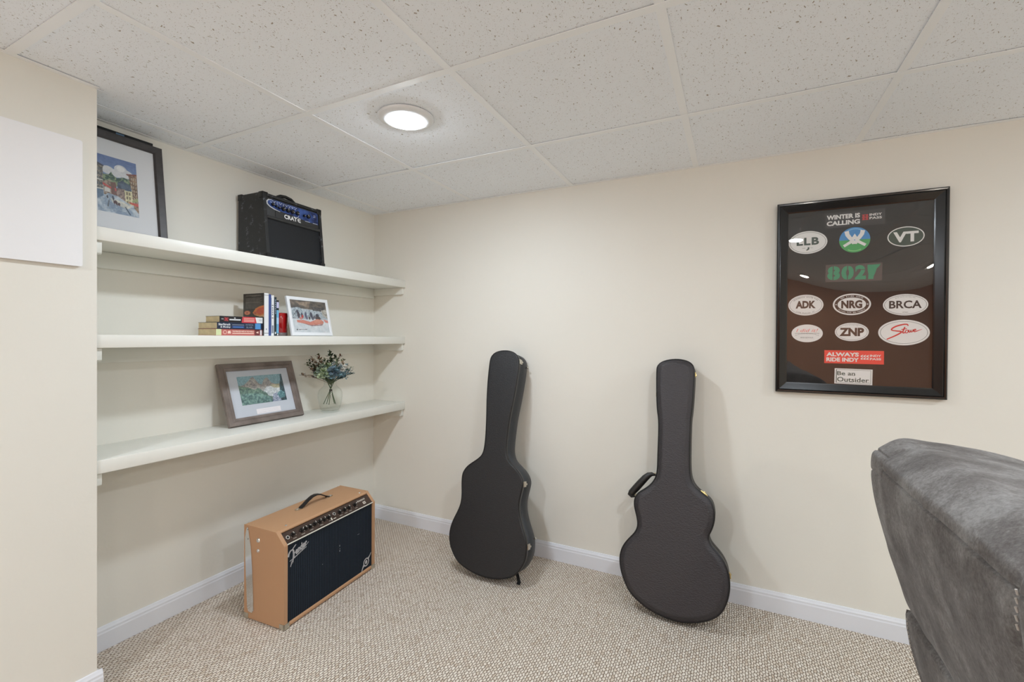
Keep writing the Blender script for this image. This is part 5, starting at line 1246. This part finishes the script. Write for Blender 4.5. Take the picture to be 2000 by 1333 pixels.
def sofa():
    ox, oy = 2.95, -2.06
    root = thing('reclining_sofa', 'large grey suede reclining sofa at the right, seen from behind its back', 'sofa', (ox, oy, 0))
    sd = suede(); stm = mat('sofa_stitching', (176, 168, 160), 0.8); dk = mat('sofa_piping', (52, 47, 45), 0.8)
    YE, YN = -1.118, -3.0; SEAM = -1.213; MID = -1.665
    prof = [(2.505, .60), (2.470, .628), (2.4575, .6545), (2.4445, .684), (2.430, .728), (2.415, .781), (2.400, .839), (2.390, .890), (2.3862, .925), (2.3855, .945), (2.3870, .962), (2.393, .9715), (2.409, .984), (2.424, .993), (2.438, .9975), (2.456, .9975), (2.476, .9955), (2.500, .9945), (2.523, .992), (2.568, .985), (2.617, .971), (2.66, .948), (2.69, .91), (2.703, .85), (2.715, .70), (2.735, .55), (2.74, .42), (2.62, .40)]
    # resample the profile finely
    P_ = [Vector(p) for p in prof]; fine = []
    for i in range(len(P_)):
        p0, p1, p2, p3 = (P_[(i+j-1) % len(P_)] for j in range(4)); fin = 0.0014 if (p1.x < 2.42 and .915 < p1.y < .98) else 0.006; k = max(2, int((p2-p1).length/fin))
        for q in range(k):
            t = q/k; fine.append(0.5*((2*p1)+(-p0+p2)*t+(2*p0-5*p1+4*p2-p3)*t*t+(-p0+3*p1-3*p2+p3)*t**3))
    n = len(fine); cen = Vector((2.56, .78)); Nn = []
    for i in range(n):
        d = (fine[(i+1) % n]-fine[i-1]).normalized(); Nn.append(Vector((-d.y, d.x)))
    ysl = []; y = YE
    while y > YN: ysl.append(y); y -= 0.0015 if abs(y-SEAM) < 0.012 else (0.006 if y > -1.75 else 0.03)
    ysl.append(YN)
    def g(x, s): return math.exp(-(x/s)**2)
    vs = []
    from mathutils import noise as mn
    for y in ysl:
        de = min(YE-y, y-YN); r = 0.028
        sh = r-math.sqrt(max(0, r*r-(r-min(de, r))**2)) if de < r else 0
        pads = [SEAM, MID, -2.12, -2.58, -2.99]
        for p, q in zip(fine, Nn):
            back = p.y > .955 and p.x < 2.69
            dsp = 0.0
            vert = min(abs(y-v) for v in pads)
            outer = p.x < 2.47 or p.y > .93
            if y < SEAM:
                if p.x < 2.41: dsp -= 0.0045*g(p.y-0.9475, 0.0015)
                if p.y > .9475 and outer: dsp += 0.0045*(1-g(vert, 0.05))*g(p.y-.9975, 0.022)
                if p.y < .9475 and p.x < 2.46: dsp += 0.002*(1-g(p.y-.9475, .08))
                if outer and p.y > .60 and y < MID+0.03: dsp -= 0.006*g(y-MID, 0.006)
            else:
                if p.x < 2.47 and p.y > .9: dsp -= 0.0012*g(p.y-(0.930), 0.006)+0.0028*g(p.y-.930, 0.0015)
                dsp -= 0.003*g(p.y-.9735, 0.0015) if p.x < 2.45 else 0
            if p.y > .93: dsp -= 0.0015*g(y-SEAM, 0.006)+0.004*g(y-SEAM, 0.0015)
            wn = mn.noise(Vector((p.x*9, y*7, p.y*14)))*0.004+mn.noise(Vector((p.x*20, y*26, p.y*20)))*0.0016
            wn += 0.003*abs(mn.noise(Vector((p.x*6+3, (y-p.y*1.1)*14, p.y*5))))*(1 if p.y > .95 else 0.6)
            dsp += wn*min(1, de/0.03)
            pp = p+q*(dsp-sh)
            vs.append((pp.x-ox, y-oy, pp.y))
    fs = []
    for i in range(len(ysl)-1):
        for k in range(n):
            fs.append((i*n+k, (i+1)*n+k, (i+1)*n+(k+1) % n, i*n+(k+1) % n))
    b = MB(); b.add(vs, fs, sd, None, True)
    b.add([vs[k] for k in range(n)], [tuple(range(n))], sd); b.add([vs[(len(ysl)-1)*n+k] for k in range(n)], [tuple(range(n-1, -1, -1))], sd)
    back = b.build('backrest', root)
    # stitching of the centre seam on the roll
    # lower body behind the seats, with its stitched flange
    lo = [(2.4560, .645), (2.4545, .634), (2.4560, .610), (2.4615, .575), (2.4700, .540), (2.479, .510), (2.490, .44), (2.497, .30), (2.50, .10), (3.25, .10), (3.25, .30), (2.78, .32), (2.74, .55), (2.52, .640)]
    T = basis((-ox, YE+0.014-oy, 0), (1, 0, 0), (0, 0, 1), (0, -1, 0))
    q = MB(); q.prism(lo, 0, (YE+0.014)-(YN-0.012), sd, T, False); body = q.build('base_body', root, 0.012, 4)
    for i in range(34):
        t0 = i/34
    pts = [Vector(p) for p in lo[1:8]]
    ln = [0]
    for i in range(1, len(pts)): ln.append(ln[-1]+(pts[i]-pts[i-1]).length)
    st = MB(); s_ = 0.0
    while s_ < ln[-1]-0.006:
        def at(s):
            for i in range(1, len(pts)):
                if s <= ln[i]: return pts[i-1].lerp(pts[i], (s-ln[i-1])/(ln[i]-ln[i-1]))
            return pts[-1]
        a, c = at(s_), at(s_+0.0048)
        st.tube([(a.x-0.0012-ox, YE-0.000-oy, a.y), (c.x-0.0012-ox, YE-0.000-oy, c.y)], 0.0009, stm, None, 5); s_ += 0.0085
    st.build('stitching', body)
    cs = MB()
    for i in range(5):
        z = .952-i*0.0085; x_ = np.interp(z, [.684, .728, .781, .839, .890, .925], [2.4445, 2.430, 2.415, 2.400, 2.390, 2.386])
        cs.tube([(x_-0.0030-ox, MID-0.009-oy, z), (x_-0.0015-ox, MID-0.009-oy, z-0.0052)], 0.0012, stm, None, 5)
    cs.build('stitching', back)
    # seats, arms and legs beyond the back
    for k in range(2):
        y0 = YE-0.20-k*0.75
        q = MB(); q.box(2.76-ox, 3.36-ox, y0-0.73-oy, y0-oy, 0.30, 0.49, sd); q.build('seat_cushion', root, 0.05, 5)
    for y0, y1 in ((YE-0.19, YE+0.0), (YN, YN+0.19)):
        q = MB(); q.box(2.72-ox, 3.38-ox, y0-oy, y1-oy, 0.10, 0.60, sd); q.build('armrest', root, 0.045, 5)
    for x in (2.56, 3.32):
        for y in (YE-0.08, YN+0.08): MB().cyl(0.025, 0.0, 0.11, M_blk, TR(x-ox, y-oy, 0), 16).build('leg', root)
sofa()
